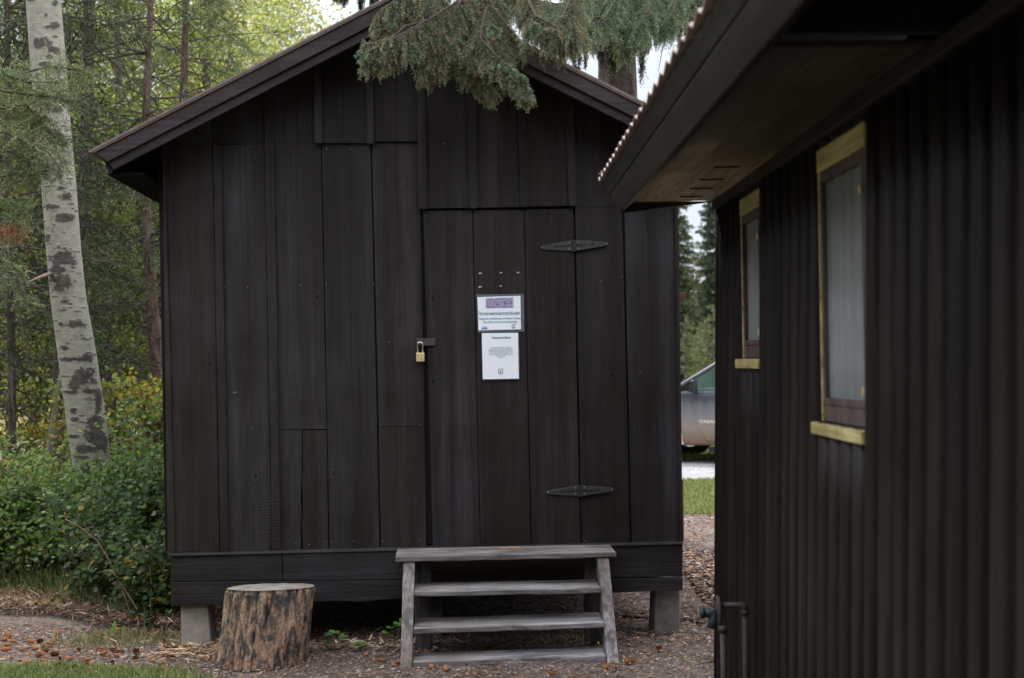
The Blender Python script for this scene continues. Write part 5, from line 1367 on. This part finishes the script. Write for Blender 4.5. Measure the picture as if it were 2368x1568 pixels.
# --- shrubs in the lower left
def shrub(px, Z, H, R, label, n, cols, ls=.042):
    n = int(n * .85)
    base = groundpt(px, Z)
    t = tag(empty('shrub', base), label, 'shrub', 'snowberry shrubs left of the shed')
    lb = MB(); lf = MB(); be = MB()
    ns = 26; tips = []
    for i in range(ns):
        a = RNG.uniform(0, 6.28); e = Vector((math.cos(a) * R * RNG.uniform(.2, 1), math.sin(a) * R * RNG.uniform(.2, .8), H * RNG.uniform(.45, 1))); m_ = Vector((e.x * .45, e.y * .45, e.z * .25))
        lb.tube([(e.x * .1, e.y * .1, 0), m_, e], [.006, .0045, .002], 5, (.9, .8, .75)); tips.append((m_, e))
        for k in range(5):
            f = RNG.uniform(.1, 1); p = m_.lerp(e, f); q = p + Vector(tuple(RNG.normal(0, .12, 3))) ; lb.tube([p, q], [.003, .0012], 4, (.9, .8, .75)); tips.append((p, q))
    T0 = np.array([tuple(a) for a, b in tips]); T1 = np.array([tuple(b) for a, b in tips])
    idx = RNG.integers(0, len(tips), n); f = RNG.uniform(0, 1.1, (n, 1)); P = T0[idx] * (1 - f) + T1[idx] * f + RNG.normal(0, .035, (n, 3)); P[:, 2] = np.abs(P[:, 2])
    D = unit(randdir(n) * [1, 1, .5] + [0, -.25, .05]); nrm = unit(RNG.normal(0, .55, (n, 3)) + [0, -.5, .9]); Sd = unit(np.cross(D, nrm)); D = unit(np.cross(nrm, Sd))
    patch = np.array([mnoise.noise(Vector((p[0] * 2 + base.x * 2, p[1] * 2, p[2] * 2))) for p in P])
    C = pick(cols[0], n); yel = (RNG.random(n) < np.clip(.06 + .35 * patch, .02, .3)); C[yel] = pick(cols[1], int(yel.sum()))
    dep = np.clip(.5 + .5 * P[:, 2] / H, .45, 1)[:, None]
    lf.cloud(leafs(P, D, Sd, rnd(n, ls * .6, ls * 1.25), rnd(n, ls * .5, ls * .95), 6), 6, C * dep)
    nb_ = 16
    for i in range(nb_):
        k = int(RNG.integers(0, n)); c = P[k] + [0, -.03, 0]; r = .006
        be.poly([(c[0] + r, c[1], c[2]), (c[0], c[1] + r, c[2]), (c[0] - r, c[1], c[2]), (c[0], c[1] - r, c[2]), (c[0], c[1], c[2] + r), (c[0], c[1], c[2] - r)],
                [(0, 1, 4), (1, 2, 4), (2, 3, 4), (3, 0, 4), (1, 0, 5), (2, 1, 5), (3, 2, 5), (0, 3, 5)])
    lb.build('stems', M['twig'], t); lf.build('leaves', M['leaf'], t); be.build('berries', M['berry'], t, smooth=True)
SG = [(.05, .105, .030), (.075, .145, .038), (.11, .18, .05), (.042, .085, .03)]; SY = [(.32, .28, .05), (.22, .26, .06), (.38, .27, .05)]
SL_ = [(.11, .19, .045), (.15, .24, .065), (.19, .28, .075)]
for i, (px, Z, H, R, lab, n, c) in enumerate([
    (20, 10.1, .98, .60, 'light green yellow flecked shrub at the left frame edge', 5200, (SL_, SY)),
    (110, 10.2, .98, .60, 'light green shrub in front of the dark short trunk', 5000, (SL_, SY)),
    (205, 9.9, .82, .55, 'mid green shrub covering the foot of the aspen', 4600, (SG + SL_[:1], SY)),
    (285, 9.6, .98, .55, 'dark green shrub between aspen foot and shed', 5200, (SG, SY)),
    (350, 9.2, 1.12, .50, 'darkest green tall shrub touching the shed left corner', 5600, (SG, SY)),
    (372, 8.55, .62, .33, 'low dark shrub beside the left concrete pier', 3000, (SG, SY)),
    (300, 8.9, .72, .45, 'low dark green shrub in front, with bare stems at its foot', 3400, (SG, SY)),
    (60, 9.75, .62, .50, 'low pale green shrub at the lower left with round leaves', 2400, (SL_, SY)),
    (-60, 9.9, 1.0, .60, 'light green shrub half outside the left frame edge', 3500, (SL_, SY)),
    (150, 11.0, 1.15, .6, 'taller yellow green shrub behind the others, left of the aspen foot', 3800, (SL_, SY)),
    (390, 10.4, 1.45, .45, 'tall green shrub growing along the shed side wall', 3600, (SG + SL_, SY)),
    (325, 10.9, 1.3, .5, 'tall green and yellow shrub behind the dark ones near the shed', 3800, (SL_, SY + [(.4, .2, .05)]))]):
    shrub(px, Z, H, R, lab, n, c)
# bare arching stems
for k, (L, lab) in enumerate([([(310, 1440), (285, 1370), (255, 1300), (225, 1250), (180, 1215), (150, 1200)], 'long bare brown stem arching left out of the dark shrub'),
                              ([(338, 1475), (330, 1440), (315, 1405), (290, 1365), (275, 1345)], 'green tan stem curving up from the dry grass'),
                              ([(352, 1450), (348, 1400), (350, 1350), (346, 1310)], 'short pale dead stem by the shed pier')]):
    mb = MB(); mb.tube([at(a, b, 8.35) for a, b in L], list(np.linspace(.006, .0025, len(L))), 6, [(1.6, 1.3, 1.2), (2.2, 2.0, 1.0), (1.6, 1.5, 1.4)][k]); o = mb.build('bare_stem', M['twig'], origin=tuple(at(*L[0], 8.35)), smooth=True); tag(o, lab, 'stem')
# pale broad weed leaf
mb = MB(); b0 = at(262, 1475, 8.0)
for (dx, h, wd) in ((0, .11, .03), (.055, .07, .022), (-.02, .06, .02)):
    P = np.array([[dx, 0, 0]]); D = unit(np.array([[.15, -.1, 1.0]])); mb.cloud(leafs(P, D, np.array([[1.0, 0, 0]]), [h], [wd], 6), 6, np.array([[.20, .30, .09]]))
o = mb.build('weed', M['leaf']); o.location = (b0.x, b0.y, 0); tag(o, 'pale green upright weed leaves on the dirt before the shrubs', 'plant')

# --- the big spruce behind the shed with boughs hanging over the gable
def bigspruce():
    Z0 = 12.2; base = groundpt(1446, Z0)
    t = tag(empty('big_spruce_tree', base), 'huge blue green spruce behind the shed, boughs hanging over the gable', 'tree')
    tb = MB(); trunk(tb, [(0, 0, -.1), (0, 0, 4.5), (.05, 0, 9.5)], [.24, .185, .05], 24, (1, 1, 1), .03, 14); tb.build('trunk', M['bark'], t, smooth=True)
    lf = MB(); lb = MB()
    b = np.array(tuple(base))
    def bough(P, n, dens, tl, nl, spread, cols, hang=1.6, needle=(.025, .0036), r0=.011, red=.06):
        """P: world points of the limb. dens: shoots per metre"""
        A = np.array([tuple(p) for p in P]) - b
        lb.tube([tuple(a) for a in A], list(np.linspace(r0, .004, len(A))), 6, (.6, .5, .42))
        seg = np.linalg.norm(np.diff(A, axis=0), axis=1); m = int(seg.sum() * dens)
        s = RNG.uniform(.0, 1, m) ** .8 * (len(A) - 1); i0 = np.minimum(s.astype(int), len(A) - 2); fr = (s - i0)[:, None]
        c = A[i0] * (1 - fr) + A[i0 + 1] * fr; T = unit(A[i0 + 1] - A[i0])
        side = unit(np.cross(T, np.tile([0, 0, 1.0], (m, 1)))) * np.where(RNG.random(m) < .5, -1, 1)[:, None]
        tfr = (s / (len(A) - 1))
        ln = tl * RNG.uniform(.45, 1.2, m) * (1 - .45 * tfr)
        D = unit(T * RNG.uniform(.2, .9, (m, 1)) + side * RNG.uniform(0, spread, (m, 1)) + np.array([0, 0, -1.0]) * hang * RNG.uniform(.3, 1.2, (m, 1)) + RNG.normal(0, .12, (m, 3)))
        # shoots curve down: secondary shoots from the shoot
        k2 = 2
        Ps = [c]; Ds = [D]; Ls = [ln]
        for q in range(k2):
            f = RNG.uniform(.1, .7, (m, 1)); cc = c + D * ln[:, None] * f; dd = unit(D + RNG.normal(0, .42, (m, 3)) + [0, 0, -.5 * hang]); Ps.append(cc); Ds.append(dd); Ls.append(ln * RNG.uniform(.35, .7, m))
        c = np.concatenate(Ps); D = np.concatenate(Ds); ln = np.concatenate(Ls); m = len(c)
        age = RNG.random(m)
        for (lo, hi) in ((0, m),):
            k = nl; ss = (np.arange(k) + .5) / k
            sag = np.array([0, 0, -1.0]) * .22
            Pn = (c[:, None, :] + D[:, None, :] * (ln[:, None] * ss)[:, :, None] + sag * (ln[:, None] * ss ** 2)[:, :, None]).reshape(-1, 3)
            Dn = np.repeat(D, k, 0); pr = unit(np.cross(Dn, randdir(len(Dn)))); Dn = unit(Dn * .75 + pr * .75)
            base_c = np.array(cols)[RNG.integers(0, len(cols), m)]
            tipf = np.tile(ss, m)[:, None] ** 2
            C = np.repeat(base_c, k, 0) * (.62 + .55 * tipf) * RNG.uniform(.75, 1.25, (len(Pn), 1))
            rd = np.repeat(RNG.random(m) < red, k) & (np.tile(ss, m) > .82); C[rd] = np.array([.24, .12, .07])
            sz = (1 - .35 * np.tile(ss, m))
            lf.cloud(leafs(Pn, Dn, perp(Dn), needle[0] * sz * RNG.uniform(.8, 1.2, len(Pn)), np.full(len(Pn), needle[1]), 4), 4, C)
        for j in range(0, len(Ps[0]), 2): lb.tube([tuple(c[j]), tuple(c[j] + D[j] * ln[j] * .9 + np.array([0, 0, -.16]) * ln[j])], [.0028, .001], 3, (1.6, 1.2, .9), cap=False)
    old = [(.19, .20, .125), (.17, .195, .13), (.22, .215, .135), (.15, .18, .12), (.235, .195, .13)]
    new = [(.16, .23, .155), (.18, .26, .17), (.14, .20, .135)]
    fresh = [(.20, .30, .20), (.24, .32, .19), (.17, .25, .17)]
    C0_ = old + new[:1]
    dull0 = [(.10, .12, .07), (.08, .10, .06)]
    A_ = lambda L: [at(*p) for p in L]
    # main front bough masses (photo x, y, depth)
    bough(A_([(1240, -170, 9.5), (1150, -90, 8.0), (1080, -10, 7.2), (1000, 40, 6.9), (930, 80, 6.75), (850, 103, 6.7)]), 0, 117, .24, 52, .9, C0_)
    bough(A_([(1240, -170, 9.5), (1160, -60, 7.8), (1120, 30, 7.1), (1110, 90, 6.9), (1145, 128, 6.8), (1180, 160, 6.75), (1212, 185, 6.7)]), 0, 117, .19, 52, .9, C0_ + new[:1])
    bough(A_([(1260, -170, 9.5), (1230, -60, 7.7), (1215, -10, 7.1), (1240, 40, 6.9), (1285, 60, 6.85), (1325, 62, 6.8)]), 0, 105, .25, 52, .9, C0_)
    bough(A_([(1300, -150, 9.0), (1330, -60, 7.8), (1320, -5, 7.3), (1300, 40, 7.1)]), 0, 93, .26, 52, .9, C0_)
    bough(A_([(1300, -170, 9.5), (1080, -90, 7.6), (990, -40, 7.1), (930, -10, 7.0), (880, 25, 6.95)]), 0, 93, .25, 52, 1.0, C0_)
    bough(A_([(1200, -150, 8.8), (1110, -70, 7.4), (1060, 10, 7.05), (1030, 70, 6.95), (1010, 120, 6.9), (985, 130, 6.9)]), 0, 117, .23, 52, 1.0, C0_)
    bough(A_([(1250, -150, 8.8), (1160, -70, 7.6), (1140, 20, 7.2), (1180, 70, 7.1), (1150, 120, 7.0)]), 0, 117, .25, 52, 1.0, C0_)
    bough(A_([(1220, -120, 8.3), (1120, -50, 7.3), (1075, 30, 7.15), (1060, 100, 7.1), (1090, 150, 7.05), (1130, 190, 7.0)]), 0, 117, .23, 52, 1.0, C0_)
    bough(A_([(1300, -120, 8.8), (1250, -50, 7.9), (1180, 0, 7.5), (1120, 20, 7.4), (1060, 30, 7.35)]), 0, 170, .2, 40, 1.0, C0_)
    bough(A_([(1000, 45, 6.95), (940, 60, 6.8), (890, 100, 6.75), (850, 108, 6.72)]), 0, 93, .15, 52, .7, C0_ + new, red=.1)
    # fresh blue-green tips at tips
    for (x, y, z) in ((852, 105, 6.7), (1208, 178, 6.7), (1182, 158, 6.7), (1145, 65, 6.7), (1240, 60, 6.75), (960, 120, 6.72)):
        bough(A_([(x - 14, y - 14, z + .05), (x, y, z)]), 0, 120, .07, 40, .9, new + fresh, hang=.8, r0=.004)
    # upper right boughs with pale green tips
    for L in ([(1438, -260, 12), (1400, -120, 10.6), (1360, -20, 9.9), (1320, 20, 9.7), (1270, 30, 9.6)], [(1440, -260, 12), (1440, -120, 10.4), (1430, -10, 9.8), (1400, 40, 9.6), (1360, 60, 9.5)],
              [(1450, -240, 12), (1500, -110, 10.6), (1510, -20, 9.9), (1500, 30, 9.7), (1470, 70, 9.6)], [(1460, -240, 12), (1560, -110, 10.6), (1570, -30, 10.0), (1560, 20, 9.8), (1540, 50, 9.7)],
              [(1440, -200, 12), (1460, -80, 10.6), (1450, 10, 10.0), (1440, 60, 9.8), (1450, 100, 9.7)], [(1440, -200, 12), (1390, -80, 10.6), (1340, 0, 10.2), (1290, 10, 10.0), (1240, 0, 9.9)]):
        bough(A_(L), 0, 95, .30, 34, 1.0, fresh + [(.17, .23, .12), (.20, .26, .14)], needle=(.026, .0045), red=.08)
    for L in ([(1460, -240, 12), (1560, -120, 10.8), (1610, -50, 10.3), (1625, -5, 10.1), (1600, 30, 10.0)], [(1460, -240, 12), (1540, -110, 10.8), (1560, -40, 10.3), (1520, 20, 10.1), (1490, 60, 10.0)]):
        bough(A_(L), 0, 60, .28, 34, .9, fresh + dull0, needle=(.026, .0045), red=.03)
    # drooping curtain around the trunk, dull brown green
    dull = [(.07, .065, .045), (.06, .06, .04), (.085, .075, .05)]
    for i in range(12):
        x = 1375 + i * 11 + RNG.uniform(-6, 6); y0 = RNG.uniform(-40, 60); z0 = 11.7 + RNG.uniform(-.4, .1)
        bough(A_([(1438, y0 - 60, 12.1), ((1438 + x) / 2, y0 - 20, z0), (x, y0 + 40, z0), (x + RNG.uniform(-8, 8), y0 + 90, z0)]), 0, 50, .30, 26, .5, dull, hang=1.3, needle=(.028, .006), r0=.012, red=.02)
    # thin dark silhouetted hangers left and right against the sky
    dk = [(.025, .035, .028), (.03, .04, .03), (.035, .045, .035)]
    for (x0, x1, ytop, n) in ((1325, 1400, -20, 8), (1480, 1655, -45, 26), (760, 880, -90, 12)):
        for i in range(n):
            x = x0 + (x1 - x0) * (i + RNG.random()) / n; zz = 11.2 + RNG.uniform(-.6, .6); yb = ytop + RNG.uniform(60, 150) + (40 if x0 == 1325 else 0)
            if x0 == 760: yb = ytop + RNG.uniform(80, 140) * (.55 + .45 * (x - 760) / 120)
            bough(A_([(1438 if x0 > 1000 else 1000, ytop - 160, 12), (x * .7 + (1438 if x0 > 1000 else 1000) * .3, ytop - 60, zz), (x, ytop, zz), (x + RNG.uniform(-6, 6), yb, zz)]), 0, 34, .22, 20, .5, dk, hang=1.5, needle=(.03, .006), r0=.012, red=.0)
    # bare twigs right of the trunk
    for L in ([(1500, 20, 11.5), (1540, 80, 11.4), (1530, 120, 11.4), (1522, 165, 11.4)], [(1600, 20, 11.4), (1560, 75, 11.4), (1530, 95, 11.4), (1500, 110, 11.4)], [(1640, 10, 11.4), (1600, 50, 11.4), (1580, 80, 11.4)]):
        lb.tube([tuple(np.array(tuple(at(*p))) - b) for p in L], [.008, .006, .004, .002][:len(L)], 5, (.5, .45, .4))
    lb.build('branches', M['limb'], t); lf.build('crown', M['needle'], t)
bigspruce()

# =================================================================== TRUCK
def truck():
    a = math.radians(27); O = Vector((2.92, 21.2, 0))
    t = tag(empty('parked_pickup', O, math.pi - a), 'mud splashed blue grey pickup truck parked on the grass beyond the shed', 'pickup truck')
    Wd = 1.0
    def obj(nm, mb, mat, bv=0, smooth=False, parent=t):
        o = mb.build(nm, M[mat] if isinstance(mat, str) else mat, parent, smooth=smooth)
        if bv: bevel(o, bv, 3)
        return o
    def arch(cx, r, n=12): return [(cx + r * math.cos(q), .40 + r * math.sin(q)) for q in np.linspace(0, math.pi, n)]
    rock = .30
    prof = [(1.27, .42), (1.30, .62), (1.28, .98), (1.18, 1.05), (-.22, 1.14), (-4.85, 1.16), (-4.87, .55), (-4.80, .42)]
    bot = [(-4.2, .40)] + [(x, z) for x, z in arch(-3.70, .50)][::-1] + [(-3.2, rock), (-.20, rock)] + [(x, z) for x, z in arch(.32, .50)][::-1] + [(.86, .40)]
    poly = prof + bot
    # side skins with slight tumblehome: loft of 5 stations across the width
    stations = [(-1.0, .0), (-.96, 1.0), (.96, 1.0), (1.0, 0)]
    mb = MB(); n = len(poly)
    rings = []
    for (y, inset) in ((-.97, .04), (-1.0, 0), (1.0, 0), (.97, .04)):
        pass
    def ring(y, k): return [(x, y, z if z < .9 else z + k) for x, z in poly]
    R0_ = [ring(-.93, .0), ring(-1.0, -.05), ring(1.0, -.05), ring(.93, .0)]
    vs = []; 
    ys = [-.93, -1.0, 1.0, .93]
    lower = [(x, -1.0, z) for x, z in poly]; upper = [(x, 1.0, z) for x, z in poly]
    vs = lower + upper
    fs = [tuple(range(n)), tuple(range(2 * n - 1, n - 1, -1))] + [(i, n + i, n + (i + 1) % n, (i + 1) % n) for i in range(n)]
    mb.poly(vs, fs); obj('body', mb, 'truck', .035)
    # cab greenhouse: roof, pillars, glass
    cab = [(-.24, 1.13), (-.72, 1.55), (-1.12, 1.80), (-1.6, 1.86), (-2.5, 1.85), (-2.88, 1.78), (-3.0, 1.16)]
    def inset(z): return 1.0 - .02 - .25 * max(0, (z - 1.13))
    mb = MB(); rp = [(-1.12, 1.80), (-1.6, 1.86), (-2.5, 1.85), (-2.88, 1.78), (-2.86, 1.74), (-2.5, 1.80), (-1.6, 1.81), (-1.14, 1.75)]
    mb.prism(rp, -inset(1.8), inset(1.8)); obj('roof', mb, 'truck', .02)
    for s in (-1, 1):
        for pts, r in (([(-.04, 1.13), (-.18, 1.24), (-.472, 1.41), (-.717, 1.555), (-1.12, 1.79)], .032), ([(-1.72, 1.14), (-1.75, 1.8)], .035), ([(-2.98, 1.14), (-2.9, 1.76)], .07)):
            mb = MB(); mb.tube([(x, s * inset(z), z) for x, z in pts], r, 8); obj('pillar', mb, 'truck', smooth=True)
        # front door (panel a few mm proud, with seam) > mirror, window, handle
        d = empty('door', (0, 0, 0), 0, t)
        mb = MB(); mb.prism([(-.58, .36), (-.42, .62), (-.40, 1.08), (-1.70, 1.10), (-1.70, .36)], *sorted((s * .99, s * 1.008))); obj('door_skin', mb, 'truck', .012, parent=d)
        mb = MB(); mb.prism([(-.40, 1.135), (-.40, 1.33), (-.74, 1.52), (-1.16, 1.76), (-1.68, 1.78), (-1.68, 1.135)], *sorted((s * .93, s * .935))); obj('side_window', mb, 'carglass', parent=d)
        mb = MB(); mb.prism([(-.12, 1.125), (-.18, 1.20), (-.40, 1.33), (-.40, 1.125)], *sorted((s * .965, s * .975))); mb.prism([(-.28, 1.118), (-1.72, 1.118), (-1.72, 1.142), (-.28, 1.135)], *sorted((s * .97, s * .99))); obj('window_trim', mb, 'plastic', parent=d)
        mb = MB()
        mb.hexa([(-.47, s * 1.03, 1.11), (-.36, s * 1.03, 1.13), (-.38, s * 1.22, 1.13), (-.47, s * 1.22, 1.11), (-.46, s * 1.03, 1.32), (-.38, s * 1.03, 1.31), (-.40, s * 1.20, 1.31), (-.46, s * 1.20, 1.32)][:8]); mb.box((-.44, min(s * .97, s * 1.06), 1.14), (-.38, max(s * .97, s * 1.06), 1.18)); obj('mirror', mb, 'plastic', .03, parent=d)
        mb = MB(); mb.box((-1.62, min(s * 1.008, s * 1.035), .98), (-1.42, max(s * 1.008, s * 1.035), 1.02)); obj('door_handle', mb, 'plastic', .01, parent=d)
        mb = MB(); mb.prism([(-1.80, 1.135), (-1.84, 1.76), (-2.80, 1.74), (-2.88, 1.135)], *sorted((s * .93, s * .935))); obj('rear_side_window', mb, 'carglass')
        mb = MB(); mb.prism([(-1.715, .36), (-1.715, 1.10), (-2.9, 1.12), (-2.9, .36)], *sorted((s * .99, s * 1.008))); obj('rear_door', mb, 'truck', .012)
        mb = MB(); mb.prism([(-.6, .20), (-.6, .27), (-3.0, .27), (-3.0, .20)], *sorted((s * .80, s * .97))); obj('side_step', mb, 'plastic', .01)
        mb = MB(); mb.prism([(1.12, .78), (1.305, .78), (1.28, .96), (1.02, .98)], *sorted((s * .62, s * 1.004))); obj('headlight', mb, 'steel', .01)
        for cx in (.32, -3.7):
            wh = empty('wheel', (cx, s * .86, .40), 0, t)
            mb = MB(); pr = [(.30, -.10), (.375, -.125), (.40, -.09), (.405, 0), (.40, .09), (.375, .125), (.30, .10), (.25, .09), (.25, -.09)]; k = 36; vs = []; fs = []
            for i in range(k):
                q = 2 * math.pi * i / k
                for r, y in pr: vs.append((r * math.cos(q), y, r * math.sin(q)))
            m_ = len(pr)
            for i in range(k):
                for j in range(m_): fs.append((i * m_ + j, ((i + 1) % k) * m_ + j, ((i + 1) % k) * m_ + (j + 1) % m_, i * m_ + (j + 1) % m_))
            mb.poly(vs, fs); obj('tyre', mb, 'rubber', smooth=True, parent=wh)
            mb = MB(); mb.tube([(0, -.07, 0), (0, .07, 0)], .25, 30, cap=False); mb.tube([(0, -.05 * 1, 0), (0, .05, 0)], .07, 16)
            for q in range(6):
                an = q * math.pi / 3; mb.tube([(.05 * math.cos(an), s * .05, .05 * math.sin(an)), (.245 * math.cos(an), s * .055, .245 * math.sin(an))], .028, 6)
            obj('rim', mb, 'rimm', smooth=True, parent=wh)
    mb = MB(); mb.poly([(-.05, -.93, 1.14), (-.05, .93, 1.14), (-1.12, .80, 1.79), (-1.12, -.80, 1.79)], [(0, 1, 2, 3)]); obj('windscreen', mb, 'windglass')
    mb = MB(); mb.poly([(-2.97, -.9, 1.18), (-2.97, .9, 1.18), (-2.89, .8, 1.76), (-2.89, -.8, 1.76)], [(0, 1, 2, 3)]); obj('rear_window', mb, 'windglass')
    mb = MB(); mb.box((1.22, -.95, .40), (1.38, .95, .60)); obj('bumper', mb, 'rimm', .03)
    mb = MB(); mb.box((1.25, -.58, .66), (1.315, .58, .96)); obj('grille', mb, 'plastic', .02)
    mb = MB(); mb.box((-4.98, -.9, .45), (-4.86, .9, .60)); obj('bumper', mb, 'rimm', .02)
    # interior
    mb = MB(); mb.box((-.75, -.86, .95), (-.35, .86, 1.17)); obj('dashboard', mb, 'plastic', .03)
    mb = MB()
    pts = [(-.92 + .06 * math.sin(q), .42 + .18 * math.cos(q), 1.20 + .17 * math.sin(q)) for q in np.linspace(0, 2 * math.pi, 25)]
    mb.tube(pts, .016, 8, cap=False); mb.tube([(-.72, .42, 1.1), (-.92, .42, 1.2)], .03, 8); obj('steering_wheel', mb, 'plastic', smooth=True)
    for yy in (-.42, .42):
        mb = MB(); mb.hexa([(-1.8, yy - .25, .8), (-1.25, yy - .25, .8), (-1.25, yy + .25, .8), (-1.8, yy + .25, .8), (-1.75, yy - .25, 1.5), (-1.62, yy - .25, 1.5), (-1.62, yy + .25, 1.5), (-1.75, yy + .25, 1.5)]); obj('seat', mb, 'plastic', .04)
    # badge on the near door
    o = text('TUNDRA', 'door_badge', t, -.605, 1.012, .665, .28, .062, simple('badge_metal', (.62, .55, .48), .4, .2), .003, rz=math.pi, extrude=.002)
    return t
truck()

# =================================================================== CAMERA, LIGHT, WORLD
cam = bpy.data.cameras.new('camera'); co = bpy.data.objects.new('camera', cam); COL.objects.link(co); SC.camera = co
co.location = (0, 0, EYE); co.rotation_euler = (math.pi / 2, ROLL, 0)
cam.sensor_width = 36; cam.lens = 36 * F / 2367.0; cam.shift_y = (CY - 784.0) / 2367.0; cam.clip_end = 4000; cam.clip_start = .05
cam.dof.use_dof = True; cam.dof.focus_distance = 8.6; cam.dof.aperture_fstop = 2.8

SUN_EL, SUN_AZ = math.radians(48), math.radians(-28)   # azimuth from +Y towards +X
sv = Vector((math.sin(SUN_AZ) * math.cos(SUN_EL), math.cos(SUN_AZ) * math.cos(SUN_EL), math.sin(SUN_EL)))
sl = bpy.data.lights.new('sun', 'SUN'); so = bpy.data.objects.new('sun', sl); COL.objects.link(so)
sl.energy = 4.0; sl.angle = math.radians(9); sl.color = (1, .95, .86); so.rotation_euler = sv.to_track_quat('Z', 'Y').to_euler(); so.location = (0, 0, 30)

wld = bpy.data.worlds.new('World'); SC.world = wld; wld.use_nodes = True; nt = wld.node_tree; nt.nodes.clear()
out = N(nt, 'ShaderNodeOutputWorld'); bg = N(nt, 'ShaderNodeBackground'); bg.inputs[1].default_value = .15
sky = N(nt, 'ShaderNodeTexSky', _sky_type='NISHITA', _sun_disc=False, _sun_elevation=SUN_EL, _sun_rotation=SUN_AZ, _air_density=1.0, _dust_density=2.0, _ozone_density=1.0)
tc = N(nt, 'ShaderNodeTexCoord'); mp = N(nt, 'ShaderNodeMapping'); mp.inputs['Scale'].default_value = (1, 1, 2.5); nt.links.new(tc.outputs['Generated'], mp.inputs[0])
cn = noise(nt, mp.outputs[0], 3.0, 6, .6, .3)
cf = ramp(nt, cn, [(.22, (.75, .75, .75)), (.5, (.98, .98, .98))])
sp_ = N(nt, 'ShaderNodeSeparateXYZ'); nt.links.new(tc.outputs['Generated'], sp_.inputs[0])
cl = ramp(nt, sp_.outputs[2], [(0, (5.5, 5.95, 6.6)), (.22, (6.1, 6.65, 7.5)), (.45, (19.5, 20.0, 21.2)), (1, (25, 25.4, 26.8))])
c = mix(nt, sky.outputs[0], cl, cf); nt.links.new(c, bg.inputs[0]); nt.links.new(bg.outputs[0], out.inputs[0])

SC.view_settings.view_transform = 'Standard'; SC.view_settings.look = 'None'; SC.view_settings.exposure = 0; SC.view_settings.gamma = 1
SC.render.engine = 'CYCLES'; SC.cycles.use_denoising = True
SC.cycles.max_bounces = 8; SC.cycles.transparent_max_bounces = 16; SC.cycles.sample_clamp_indirect = 6
SC.render.resolution_x = 1024; SC.render.resolution_y = 678
